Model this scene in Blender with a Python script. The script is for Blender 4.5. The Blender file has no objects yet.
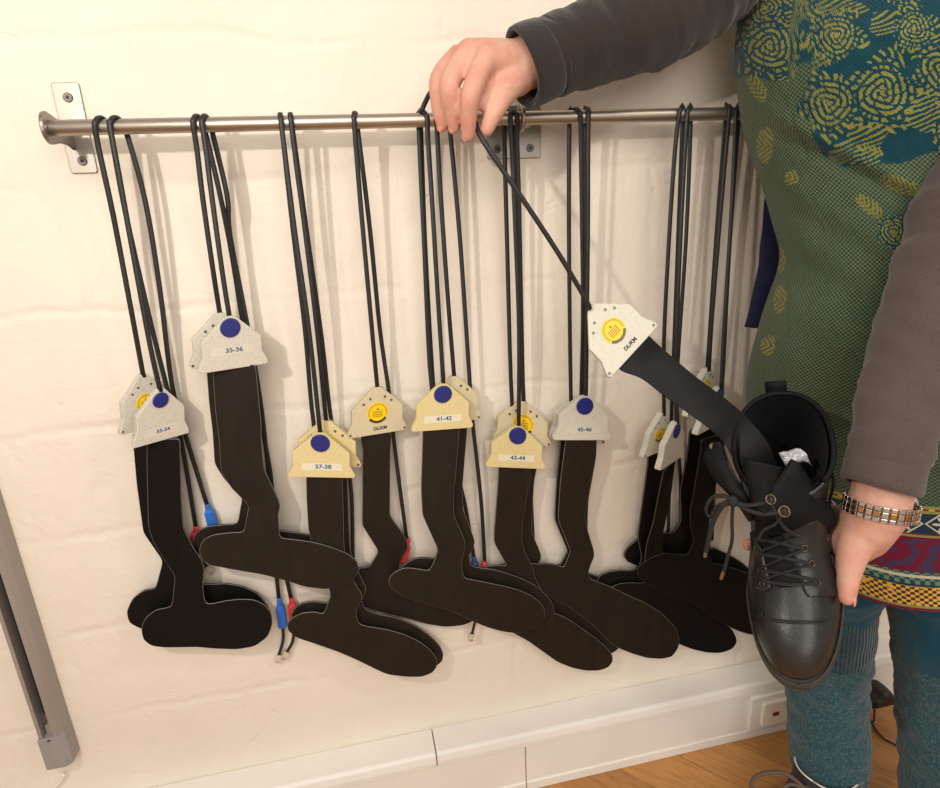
import bpy, bmesh, math, random
from mathutils import Vector, Matrix, noise
random.seed(7)
scene = bpy.context.scene
COL = scene.collection
V = Vector
# ------------------------------------------------------------------ camera geometry
F = 600.0; CX, CY = 470.0, 394.0
CAM = V((0.0, -0.83, 0.984))
_v1 = V((3650-CX, 52-CY, F)).normalized()
_v2 = V((565-CX, 2330-CY, F)).normalized()
_Z = -_v2; _X = (_v1-_v1.dot(_Z)*_Z).normalized(); _Y = _Z.cross(_X)
RIGHT = V((_X.x, _Y.x, _Z.x)); DOWN = V((_X.y, _Y.y, _Z.y)); FWD = V((_X.z, _Y.z, _Z.z))
UP = -DOWN
def ray(px, py):
    return RIGHT*((px-CX)/F) + DOWN*((py-CY)/F) + FWD
def P(px, py, d):            # point at depth d along the view axis
    return CAM + ray(px, py)*d
def W(px, py, y):            # point on the plane parallel to the wall at world y
    r = ray(px, py); return CAM + r*((y-CAM.y)/r.y)
def H(px, py, z):
    r = ray(px, py); return CAM + r*((z-CAM.z)/r.z)
def onplane(px, py, o, n):
    r = ray(px, py); return CAM + r*((o-CAM).dot(n)/r.dot(n))
cd = bpy.data.cameras.new('camera'); cam = bpy.data.objects.new('camera', cd); COL.objects.link(cam)
m = Matrix((RIGHT, UP, -FWD)).transposed().to_4x4(); m.translation = CAM
cam.matrix_world = m
cd.sensor_width = 36; cd.lens = 36*F/940; cd.clip_start = 0.02
scene.camera = cam
# ------------------------------------------------------------------ materials
def lin(c):
    return tuple(((v/255)/12.92 if v/255 <= .04045 else ((v/255+.055)/1.055)**2.4) for v in c)+(1,)
class NT:
    def __init__(s, name):
        s.m = bpy.data.materials.new(name); s.m.use_nodes = True
        s.t = s.m.node_tree; s.b = s.t.nodes['Principled BSDF']
    def n(s, typ, **kw):
        nd = s.t.nodes.new(typ)
        for k, v in kw.items():
            if k.startswith('i_'):
                nd.inputs[k[2:].replace('_', ' ')].default_value = v
            else: setattr(nd, k, v)
        return nd
    def l(s, a, b): s.t.links.new(a, b)
    def coord(s, which='Object', scale=(1, 1, 1)):
        tc = s.n('ShaderNodeTexCoord'); mp = s.n('ShaderNodeMapping'); mp.inputs['Scale'].default_value = scale
        s.l(tc.outputs[which], mp.inputs['Vector']); return mp.outputs['Vector']
    def noise(s, vec, scale, detail=4, rough=.55, dist=0):
        nd = s.n('ShaderNodeTexNoise'); nd.inputs['Scale'].default_value = scale; nd.inputs['Detail'].default_value = detail
        nd.inputs['Roughness'].default_value = rough; nd.inputs['Distortion'].default_value = dist
        s.l(vec, nd.inputs['Vector']); return nd.outputs['Fac']
    def ramp(s, fac, stops):
        r = s.n('ShaderNodeValToRGB'); e = r.color_ramp.elements
        while len(e) < len(stops): e.new(.5)
        for el, (p, c) in zip(e, stops): el.position = p; el.color = c
        s.l(fac, r.inputs['Fac']); return r.outputs['Color']
    def math(s, op, a, b=None, c=None):
        nd = s.n('ShaderNodeMath', operation=op)
        for i, v in enumerate((a, b, c)):
            if v is None: continue
            if isinstance(v, (int, float)): nd.inputs[i].default_value = v
            else: s.l(v, nd.inputs[i])
        return nd.outputs[0]
    def mix(s, fac, a, b, mode='MIX'):
        nd = s.n('ShaderNodeMix', data_type='RGBA', blend_type=mode)
        for i, v in ((0, fac), (6, a), (7, b)):
            if isinstance(v, (int, float)): nd.inputs[i].default_value = v
            elif isinstance(v, tuple): nd.inputs[i].default_value = v
            else: s.l(v, nd.inputs[i])
        return nd.outputs[2]
    def bump(s, h, strength=.3, dist=.01, prev=None):
        nd = s.n('ShaderNodeBump'); nd.inputs['Strength'].default_value = strength; nd.inputs['Distance'].default_value = dist
        s.l(h, nd.inputs['Height'])
        if prev is not None: s.l(prev, nd.inputs['Normal'])
        s.l(nd.outputs[0], s.b.inputs['Normal']); return nd.outputs[0]
    def set(s, **kw):
        for k, v in kw.items():
            nm = k.replace('_', ' ')
            if isinstance(v, (int, float, tuple)): s.b.inputs[nm].default_value = v
            else: s.l(v, s.b.inputs[nm])
        return s.m
def plain(name, c, rough=.5, metal=0, nscale=60, amt=.12, bump=0.0, bscale=300, bdist=.001, spec=.5):
    t = NT(name); vec = t.coord()
    f = t.noise(vec, nscale, 4)
    c1 = lin(c); lo = tuple(v*(1-amt) for v in c1[:3])+(1,); hi = tuple(min(1, v*(1+amt)) for v in c1[:3])+(1,)
    col = t.ramp(f, [(.3, lo), (.7, hi)])
    t.set(Base_Color=col, Roughness=rough, Metallic=metal, Specular_IOR_Level=spec)
    if bump: t.bump(t.noise(vec, bscale, 3), bump, bdist)
    return t.m
M = {}
def mat_wall():
    t = NT('painted_brick'); vec = t.coord()
    # course joints of the painted blockwork, blurred and wobbly, plus plaster roughness
    wob = t.n('ShaderNodeTexNoise'); wob.inputs['Scale'].default_value = 7; wob.inputs['Detail'].default_value = 5
    t.l(vec, wob.inputs['Vector'])
    sep = t.n('ShaderNodeSeparateXYZ'); t.l(vec, sep.inputs[0])
    sw = t.n('ShaderNodeSeparateColor'); t.l(wob.outputs['Color'], sw.inputs[0])
    zz = t.math('ADD', sep.outputs[2], t.math('MULTIPLY', t.math('SUBTRACT', sw.outputs[0], .5), .05))
    xx = t.math('ADD', sep.outputs[0], t.math('MULTIPLY', t.math('SUBTRACT', sw.outputs[1], .5), .05))
    row = t.math('DIVIDE', t.math('ADD', zz, .03), .152)
    fr = t.math('FRACT', row); rid = t.math('FLOOR', row)
    dh = t.math('MULTIPLY', t.math('MINIMUM', fr, t.math('SUBTRACT', 1.0, fr)), .152)
    xs = t.math('FRACT', t.math('ADD', t.math('DIVIDE', xx, .44), t.math('MULTIPLY', rid, .5)))
    dv = t.math('MULTIPLY', t.math('MINIMUM', xs, t.math('SUBTRACT', 1.0, xs)), .44)
    d = t.math('MINIMUM', dh, dv)
    joint = t.n('ShaderNodeMapRange', interpolation_type='SMOOTHSTEP'); joint.inputs['From Max'].default_value = .011
    t.l(d, joint.inputs['Value'])
    patch = t.noise(vec, 5, 3)
    pm = t.n('ShaderNodeMapRange'); pm.inputs['From Min'].default_value = .42; pm.inputs['From Max'].default_value = .62
    t.l(patch, pm.inputs['Value'])
    jh = t.math('MULTIPLY', t.math('SUBTRACT', joint.outputs[0], 1.0), t.math('ADD', t.math('MULTIPLY', pm.outputs[0], .6), .1))
    big = t.noise(vec, 9, 6, .6, .4); fine = t.noise(vec, 60, 6, .65); lump = t.noise(vec, 22, 5, .6, 1.5)
    pit = t.n('ShaderNodeMapRange'); pit.inputs['From Min'].default_value = .68; pit.inputs['From Max'].default_value = .76
    t.l(t.noise(vec, 18, 3, .6, 1.), pit.inputs['Value'])
    h = t.math('ADD', t.math('MULTIPLY', jh, .8), t.math('MULTIPLY', big, .8))
    h = t.math('ADD', h, t.math('MULTIPLY', lump, .5)); h = t.math('ADD', h, t.math('MULTIPLY', fine, .14))
    mpv = t.n('ShaderNodeMapping'); mpv.inputs['Scale'].default_value = (95, 1, 6); t.l(vec, mpv.inputs['Vector'])
    h = t.math('ADD', h, t.math('MULTIPLY', t.noise(mpv.outputs[0], 1.0, 5, .6, .8), .16))
    h = t.math('SUBTRACT', h, t.math('MULTIPLY', pit.outputs[0], .4))
    col = t.ramp(t.noise(vec, 3.5, 4), [(.3, lin((225, 215, 200))), (.7, lin((234, 225, 211)))])
    t.set(Base_Color=col, Roughness=.62, Specular_IOR_Level=.3)
    t.bump(h, .5, .0055)
    return t.m
def mat_metal(name, c, axis_scale, rough=.32):
    t = NT(name); vec = t.coord('Object', axis_scale)
    f = t.noise(vec, 30, 5, .7)
    c1 = lin(c)
    col = t.ramp(f, [(.25, tuple(v*.78 for v in c1[:3])+(1,)), (.75, c1)])
    r = t.math('ADD', t.math('MULTIPLY', f, .22), rough-.1)
    t.set(Base_Color=col, Metallic=1.0, Roughness=r); t.bump(f, .06, .0006)
    return t.m
def mat_floor():
    t = NT('oak_boards'); tc = t.n('ShaderNodeTexCoord'); mp = t.n('ShaderNodeMapping')
    mp.inputs['Rotation'].default_value = (0, 0, math.radians(48)); t.l(tc.outputs['Object'], mp.inputs['Vector']); vec = mp.outputs['Vector']
    br = t.n('ShaderNodeTexBrick'); br.offset = .37
    for k, v in (('Scale', 1.0), ('Mortar Size', .0009), ('Brick Width', .62), ('Row Height', .085), ('Bias', 0.0), ('Mortar Smooth', .2)): br.inputs[k].default_value = v
    br.inputs['Color1'].default_value = lin((188, 134, 74)); br.inputs['Color2'].default_value = lin((140, 88, 44)); br.inputs['Mortar'].default_value = lin((84, 50, 24))
    t.l(vec, br.inputs['Vector'])
    mg = t.n('ShaderNodeMapping'); mg.inputs['Scale'].default_value = (4, 38, 4); t.l(vec, mg.inputs['Vector'])
    g = t.noise(mg.outputs[0], 3.2, 8, .62, 1.3)
    gc = t.ramp(g, [(.25, lin((122, 72, 34))), (.5, lin((186, 132, 72))), (.8, lin((212, 160, 96)))])
    col = t.mix(.5, br.outputs['Color'], gc)
    kn = t.n('ShaderNodeTexVoronoi'); kn.inputs['Scale'].default_value = 5.5; t.l(vec, kn.inputs['Vector'])
    kf = t.ramp(kn.outputs['Distance'], [(.03, lin((70, 40, 20))), (.09, (1, 1, 1, 1))])
    col = t.mix(.8, col, kf, 'MULTIPLY')
    t.set(Base_Color=col, Roughness=.36)
    t.bump(t.math('SUBTRACT', g, t.math('MULTIPLY', br.outputs['Fac'], 1.5)), .15, .0012)
    return t.m
M['wall'] = mat_wall(); M['floor'] = mat_floor()
M['trunk'] = plain('white_painted_trunking', (233, 228, 220), .42, nscale=14, amt=.03, bump=.06, bscale=120)
M['steel'] = mat_metal('brushed_steel', (186, 176, 162), (1, 60, 60), .4)
M['steel_plate'] = mat_metal('brushed_steel_plate', (164, 157, 148), (60, 60, 3), .42)
M['screw'] = plain('screw_steel', (104, 98, 90), .4, .4, 400, .1)
M['dark'] = plain('dark_recess', (26, 24, 22), .6)
M['board'] = NT('black_plastic_sheet')
def _board(t):
    vec = t.coord('Object', (30, 4, 8)); f = t.noise(vec, 2, 3, .5)
    col = t.ramp(f, [(.3, lin((31, 25, 19))), (.7, lin((38, 31, 23)))])
    t.set(Base_Color=col, Roughness=.5, Specular_IOR_Level=.22); return t.m
M['board'] = _board(M['board'])
M['board_black'] = plain('black_plastic_sheet_dark', (13, 12, 11), .5, nscale=20, spec=.2)
M['edge_highlight'] = plain('painted_edge_highlight', (120, 116, 108), .45)  # lighter bevel colour paints in the light caught along the sheet edges
M['board_flex'] = plain('black_flexible_strip', (22, 22, 22), .5, nscale=12, amt=.12, bump=.05, bscale=200, spec=.15)
M['cord'] = plain('black_rubber_cord', (30, 30, 30), .5, nscale=200, amt=.15)
def mat_case(name, c, dark):
    t = NT(name); vec = t.coord()
    sp = t.n('ShaderNodeTexVoronoi'); sp.inputs['Scale'].default_value = 420; t.l(vec, sp.inputs['Vector'])
    c1 = lin(c)
    s = t.ramp(sp.outputs['Distance'], [(.16, lin(dark)), (.3, c1)])
    col = t.mix(.55, t.ramp(t.noise(vec, 40, 3), [(.3, tuple(v*.93 for v in c1[:3])+(1,)), (.7, c1)]), s)
    t.set(Base_Color=col, Roughness=.5, Specular_IOR_Level=.35); t.bump(t.noise(vec, 900, 2), .05, .0006)
    return t.m
M['case_grey'] = mat_case('speckled_grey_plastic', (200, 195, 182), (140, 133, 118))
M['case_cream'] = mat_case('speckled_cream_plastic', (214, 198, 146), (174, 152, 100))
M['case_warm'] = mat_case('speckled_warm_grey_plastic', (203, 191, 158), (156, 141, 106))
M['case_white'] = mat_case('speckled_white_plastic', (208, 205, 190), (160, 154, 138))
M['blue'] = plain('navy_blue_disc', (28, 36, 112), .38, nscale=300, amt=.1)
M['labelstrip'] = plain('pale_label_tape', (222, 214, 190), .3, nscale=200, amt=.04)
M['labelstrip_grey'] = plain('grey_label_tape', (206, 199, 184), .3, nscale=200, amt=.04)
M['ink'] = plain('blue_ink', (58, 98, 132), .6)
M['blackink'] = plain('black_ink', (52, 48, 44), .6)
M['sticker_y'] = plain('yellow_sticker', (240, 200, 20), .45, nscale=300, amt=.06)
M['sticker_ink'] = plain('sticker_print', (120, 88, 14), .5)
M['sticker_d'] = plain('gold_foil_patch', (84, 66, 34), .3, .3, 500, .5)
M['red'] = plain('red_shrink_sleeve', (205, 52, 58), .45, nscale=100)
M['bluecon'] = plain('blue_shrink_sleeve', (40, 104, 190), .45, nscale=100)
M['bluedark'] = plain('dark_blue_sleeve', (34, 56, 104), .45, nscale=100)
M['clearplug'] = plain('clear_plug', (196, 188, 168), .18, nscale=100, spec=.7)
M['gold'] = plain('gold_contact', (200, 160, 70), .3, .9)
M['alu'] = plain('grey_anodised_aluminium', (158, 151, 144), .45, .25, 12, .05)
M['endcap'] = plain('grey_plastic_cap', (150, 146, 146), .5, nscale=30, amt=.05)
M['white_plastic'] = plain('white_plastic', (236, 231, 222), .3, nscale=30, amt=.02)
M['cream_plastic'] = plain('cream_plastic', (238, 230, 212), .3, nscale=30, amt=.02)
M['redwin'] = plain('red_window', (150, 20, 22), .25)
M['plugblack'] = plain('black_plug_plastic', (34, 30, 28), .5, nscale=80)
# ------------------------------------------------------------------ mesh helpers
def rootof(o):
    while o.parent: o = o.parent
    return o
def obj(name, bm, mat, parent=None, smooth=False, bevel=0, label=None, bseg=2, sub=0, ang=35):
    me = bpy.data.meshes.new(name)
    if parent is not None:
        off = rootof(parent)['_o']
        for v in bm.verts: v.co -= V(off)
    bmesh.ops.recalc_face_normals(bm, faces=bm.faces)
    bm.to_mesh(me); bm.free()
    if isinstance(mat, (list, tuple)):
        for mm in mat: me.materials.append(mm)
    else: me.materials.append(mat)
    o = bpy.data.objects.new(name, me); COL.objects.link(o)
    if parent is not None: o.parent = parent
    if smooth:
        for p in me.polygons: p.use_smooth = True
    if bevel:
        md = o.modifiers.new('bevel', 'BEVEL'); md.width = bevel; md.segments = bseg; md.limit_method = 'ANGLE'; md.angle_limit = math.radians(ang)
    if sub:
        md = o.modifiers.new('sub', 'SUBSURF'); md.levels = sub; md.render_levels = sub
    if label: o['label'] = label
    return o
def thing(name, label, cat, loc, group=None):
    o = bpy.data.objects.new(name, None); COL.objects.link(o); o.location = loc
    o.empty_display_size = .03
    o['label'] = label; o['category'] = cat; o['_o'] = tuple(loc)
    if group: o['group'] = group
    return o
def struct(name, bm, mat, **kw):
    o = obj(name, bm, mat, **kw); o['kind'] = 'structure'; return o
def box(bm, c, d, rot=None):
    c = V(c); vs = []
    for sx in (-1, 1):
        for sy in (-1, 1):
            for sz in (-1, 1):
                p = V((sx*d[0]/2, sy*d[1]/2, sz*d[2]/2))
                if rot is not None: p = rot @ p
                vs.append(bm.verts.new(c+p))
    for f in ((0, 1, 3, 2), (4, 6, 7, 5), (0, 4, 5, 1), (2, 3, 7, 6), (0, 2, 6, 4), (1, 5, 7, 3)):
        bm.faces.new([vs[i] for i in f])
    return bm
def prism(bm, pts, off):
    """pts: ring of 3D points (front); off: offset vector (or list) to the back ring"""
    a = [bm.verts.new(V(p)) for p in pts]
    b = [bm.verts.new(V(p)+(off if isinstance(off, Vector) else off[i])) for i, p in enumerate(pts)]
    n = len(a)
    f1 = bm.faces.new(a); f2 = bm.faces.new(list(reversed(b)))
    for i in range(n): bm.faces.new((a[i], b[i], b[(i+1) % n], a[(i+1) % n]))
    return [f1, f2]
def catmull(pts, n=6, closed=False):
    pts = [V(p) for p in pts]; out = []; L = len(pts)
    if L < 3 and not closed: 
        return [pts[0].lerp(pts[-1], i/n) for i in range(n+1)]
    rng = range(L) if closed else range(L-1)
    for i in rng:
        if closed: p0, p1, p2, p3 = pts[i-1], pts[i], pts[(i+1) % L], pts[(i+2) % L]
        else:
            p1, p2 = pts[i], pts[i+1]
            p0 = pts[i-1] if i > 0 else p1*2-p2
            p3 = pts[i+2] if i+2 < L else p2*2-p1
        for k in range(n):
            t = k/n
            out.append(.5*((2*p1)+(p2-p0)*t+(2*p0-5*p1+4*p2-p3)*t*t+(3*p1-p0-3*p2+p3)*t*t*t))
    if not closed: out.append(pts[-1])
    return out
def tube(bm, pts, r, seg=8, flat=1.0, cap=True, ref=None, thin=1.0):
    """sweep an (elliptic) section along pts; r number or list; flat squashes the section along ref"""
    pts = [V(p) for p in pts]; n = len(pts); rings = []
    rr = r if isinstance(r, (list, tuple)) else [r]*n
    t0 = (pts[1]-pts[0]).normalized()
    nrm = (ref.cross(t0) if ref is not None else t0.orthogonal()).normalized()
    for i, p in enumerate(pts):
        t = (pts[min(i+1, n-1)]-pts[max(i-1, 0)])
        if t.length < 1e-9: t = t0
        t.normalize()
        if ref is not None:
            c = ref.cross(t)
            if c.length > .15: nrm = c.normalized()
        nrm = (nrm-t*nrm.dot(t)).normalized(); bi = t.cross(nrm)
        rings.append([bm.verts.new(p+(nrm*math.cos(a)*thin+bi*math.sin(a)*flat)*rr[i]) for a in [2*math.pi*k/seg for k in range(seg)]])
    for i in range(n-1):
        for k in range(seg):
            bm.faces.new((rings[i][k], rings[i][(k+1) % seg], rings[i+1][(k+1) % seg], rings[i+1][k]))
    if cap:
        bm.faces.new(list(reversed(rings[0]))); bm.faces.new(rings[-1])
    return bm
def loft(bm, rings, cap0=True, cap1=True):
    vr = [[bm.verts.new(V(p)) for p in r] for r in rings]; n = len(vr[0])
    for i in range(len(vr)-1):
        for k in range(n):
            bm.faces.new((vr[i][k], vr[i][(k+1) % n], vr[i+1][(k+1) % n], vr[i+1][k]))
    if cap0: bm.faces.new(list(reversed(vr[0])))
    if cap1: bm.faces.new(vr[-1])
    return vr
def ellip(bm, c, ax, seg=12, rings=8):
    """ellipsoid from three axis vectors"""
    c = V(c); rs = []
    top = bm.verts.new(c+ax[2]); bot = bm.verts.new(c-ax[2])
    for i in range(1, rings):
        th = math.pi*i/rings
        rs.append([bm.verts.new(c+ax[2]*math.cos(th)+(ax[0]*math.cos(p)+ax[1]*math.sin(p))*math.sin(th)) for p in [2*math.pi*k/seg for k in range(seg)]])
    for k in range(seg):
        bm.faces.new((top, rs[0][k], rs[0][(k+1) % seg])); bm.faces.new((bot, rs[-1][(k+1) % seg], rs[-1][k]))
    for i in range(len(rs)-1):
        for k in range(seg): bm.faces.new((rs[i][k], rs[i+1][k], rs[i+1][(k+1) % seg], rs[i][(k+1) % seg]))
def disc(bm, c, u, v, r, n, t=.001, seg=28, dome=0):
    """cylinder disc: centre c, in-plane axes u,v, front normal n, thickness t"""
    fr = [bm.verts.new(c+(u*math.cos(a)+v*math.sin(a))*r+n*t) for a in [2*math.pi*k/seg for k in range(seg)]]
    bk = [bm.verts.new(c+(u*math.cos(a)+v*math.sin(a))*r) for a in [2*math.pi*k/seg for k in range(seg)]]
    bm.faces.new(fr); bm.faces.new(list(reversed(bk)))
    for k in range(seg): bm.faces.new((fr[k], bk[k], bk[(k+1) % seg], fr[(k+1) % seg]))
def chaikin(pts, it=2):
    for _ in range(it):
        o = []
        for i in range(len(pts)):
            a, b = pts[i], pts[(i+1) % len(pts)]
            o += [(a[0]*.75+b[0]*.25, a[1]*.75+b[1]*.25), (a[0]*.25+b[0]*.75, a[1]*.25+b[1]*.75)]
        pts = o
    return pts
_fontcache = {}
def text_bm(s, size, place):
    """mesh of a line of text; place(x, y) -> world point, x,y centred, in metres"""
    cu = bpy.data.curves.new('t', 'FONT'); cu.body = s; cu.size = size; cu.align_x = 'CENTER'; cu.align_y = 'CENTER'; cu.offset = size*.03
    o = bpy.data.objects.new('t', cu); COL.objects.link(o)
    dg = bpy.context.evaluated_depsgraph_get(); dg.update()
    me = o.evaluated_get(dg).to_mesh()
    bm = bmesh.new(); bm.from_mesh(me)
    for v in bm.verts: v.co = place(v.co.x, v.co.y)
    o.evaluated_get(dg).to_mesh_clear()
    bpy.data.objects.remove(o); bpy.data.curves.remove(cu)
    return bm
# ------------------------------------------------------------------ the room
bm = bmesh.new(); box(bm, (0.4, .05, 1.25), (5.2, .1, 2.5)); struct('wall_back', bm, M['wall'])
bm = bmesh.new(); box(bm, (0.4, -1.45, -.05), (5.2, 3.1, .1)); struct('floor', bm, M['floor'])
# white skirting trunking along the foot of the wall: upper duct (lid joint) and lower duct
def trunk(name, x0, x1, prof, bev=.002):
    bm = bmesh.new(); prism(bm, [V((x0, y, z)) for y, z in prof], V((x1-x0, 0, 0)))
    return struct(name, bm, M['trunk'], bevel=bev)
XJ1 = W(434, 740, -.03).x; XJ2 = W(526, 760, -.055).x
up = [(0, .123), (-.049, .123), (-.054, .120), (-.0565, .108), (-.0565, .0975), (0, .0975)]
trunk('trim_1', -2.0, XJ1-.0007, up); trunk('trim_2', XJ1+.0007, 3.0, up)
lo = [(0, .0970), (-.0545, .0970), (-.0545, .020), (-.0565, .018), (-.0565, .0), (0, .0)]
trunk('trim_3', -2.0, XJ2-.0007, lo); trunk('trim_4', XJ2+.0007, 3.0, lo)
# ------------------------------------------------------------------ hanging rail
RY = -.062
A = W(62, 127.7, RY); B = W(697, 114.5, RY)
RZ = (A.z+B.z)/2; RR = .0080
rail = thing('hanging_rail', 'horizontal brushed steel rail on wall brackets carrying all the black cords', 'rail', (0.05, 0, RZ))
xl = W(47, 127, RY).x
bm = bmesh.new(); tube(bm, [V((xl, RY, RZ)), V((1.35, RY, RZ))], RR, 24); obj('tube', bm, M['steel'], rail, smooth=True, bevel=.0004)
def bracket(x0, x1, z0, z1, screws, armx, flange):
    bm = bmesh.new()
    pts = chaikin([(x0, z0), (x1, z0), (x1, z1), (x0, z1)], 0)
    r = .003; ring = []
    for (cx_, cz_, a0) in ((x0+r, z0+r, 180), (x1-r, z0+r, 270), (x1-r, z1-r, 0), (x0+r, z1-r, 90)):
        for k in range(5):
            a = math.radians(a0+k*22.5); ring.append(V((cx_+r*math.cos(a), -.003, cz_+r*math.sin(a))))
    prism(bm, ring, V((0, .003, 0)))
    b = obj('bracket_plate', bm, M['steel_plate'], rail, bevel=.0007)
    for sx, sz in screws:
        bm = bmesh.new(); disc(bm, V((sx, -.003, sz)), V((1, 0, 0)), V((0, 0, 1)), .0052, V((0, -1, 0)), .0018, 24)
        s = obj('screw', bm, M['screw'], b, bevel=.0008)
        bm = bmesh.new(); disc(bm, V((sx, -.0049, sz)), V((1, 0, 0)), V((0, 0, 1)), .0019, V((0, -1, 0)), .0003, 6)
        obj('socket', bm, M['dark'], b)
    if flange is None: return
    # standoff arm from plate to rail end, and round flange
    bm = bmesh.new()
    arm = catmull([V((armx, -.002, RZ+.0)), V((armx, -.03, RZ)), V((armx, RY+.002, RZ))], 5)
    tube(bm, arm, [.011]*len(arm), 16); obj('standoff', bm, M['steel_plate'], rail, smooth=True, bevel=.0005)
    bm = bmesh.new(); tube(bm, [V((flange-.002, RY, RZ)), V((flange+.0025, RY, RZ))], .0165, 32); obj('flange', bm, M['steel'], rail, bevel=.0012, smooth=False)
bl = W(51.3, 83, 0); br = W(98.6, 173, 0); blx = (W(51.3, 83, 0).x+W(72, 173.7, 0).x)/2; brx = (W(79.5, 83, 0).x+br.x)/2
s1 = W(68, 97.5, -.003); s2 = W(82.5, 161, -.003)
bracket(blx, brx, br.z, bl.z, [(s1.x, s1.z), (s2.x, s2.z)], 0, None)
# curved hook gusset of the left end bracket
bm = bmesh.new(); xx = xl-.001
pr = [(0, RZ+.017), (-.02, RZ+.0125), (-.04, RZ+.0125), (-.05, RZ+.0145)]+[(-.062-.0165*math.sin(math.radians(a)), RZ+.0165*math.cos(math.radians(a))) for a in range(0, 181, 15)]+[(-.05, RZ-.0145), (-.04, RZ-.0125), (-.02, RZ-.0125), (0, RZ-.017)]
prism(bm, [V((xx, y, z)) for y, z in pr], V((.004, 0, 0))); obj('gusset', bm, M['steel_plate'], rail, bevel=.001)
ml = W(487, 159.7, 0); mr = W(540.5, 158.2, 0); mt = W(540.5, 107, 0)
s1 = W(497.5, 149, -.003); s2 = W(530, 148, -.003)
bracket(ml.x, mr.x, ml.z, mt.z+.002, [(s1.x, s1.z), (s2.x, s2.z)], W(524, 112, RY/2).x-.006, W(520.5, 119, RY).x)
for i in (0,):   # third bracket behind the woman keeps the right end of the rail up
    x = 1.22; bracket(x-.042, x+.042, ml.z, mt.z+.002, [(x-.025, ml.z+.014), (x+.025, ml.z+.014)], x, x)

# ------------------------------------------------------------------ foot gauges
K = {1: (100, 440, 3.427), 2: (270, 370, 4.145), 3: (270, 520, 4.087), 4: (90, 290, 4.148), 5: (400, 370, 6.064), 6: (380, 490, 5.222), 7: (480, 380, 5.631), 8: (480, 480, 5.631),
     9: (500, 560, 4.7), 10: (600, 540, 5.222), 11: (610, 350, 6.064), 12: (610, 450, 5.627), 13: (570, 290, 7.167), 14: (110, 360, 7.88), 15: (280, 410, 9.844), 16: (340, 375, 10.51), 0: (0, 0, 1)}
def k(i, *pts):
    ox, oy, s = K[i]; return [(ox+x/s, oy+y/s) for x, y in pts]
def sh(pts, dx, dy): return [(x+dx, y+dy) for x, y in pts]
SHAPE = [(-.47, 0), (.47, 0), (.495, .02), (.5, .06), (.488, .11), (.425, .28), (.425, .565), (.12, .93), (.08, .975), (.03, 1.0), (-.03, 1.0), (-.08, .975), (-.12, .93), (-.425, .565), (-.425, .28), (-.488, .11), (-.5, .06), (-.495, .02)]
TH = .0095
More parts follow.
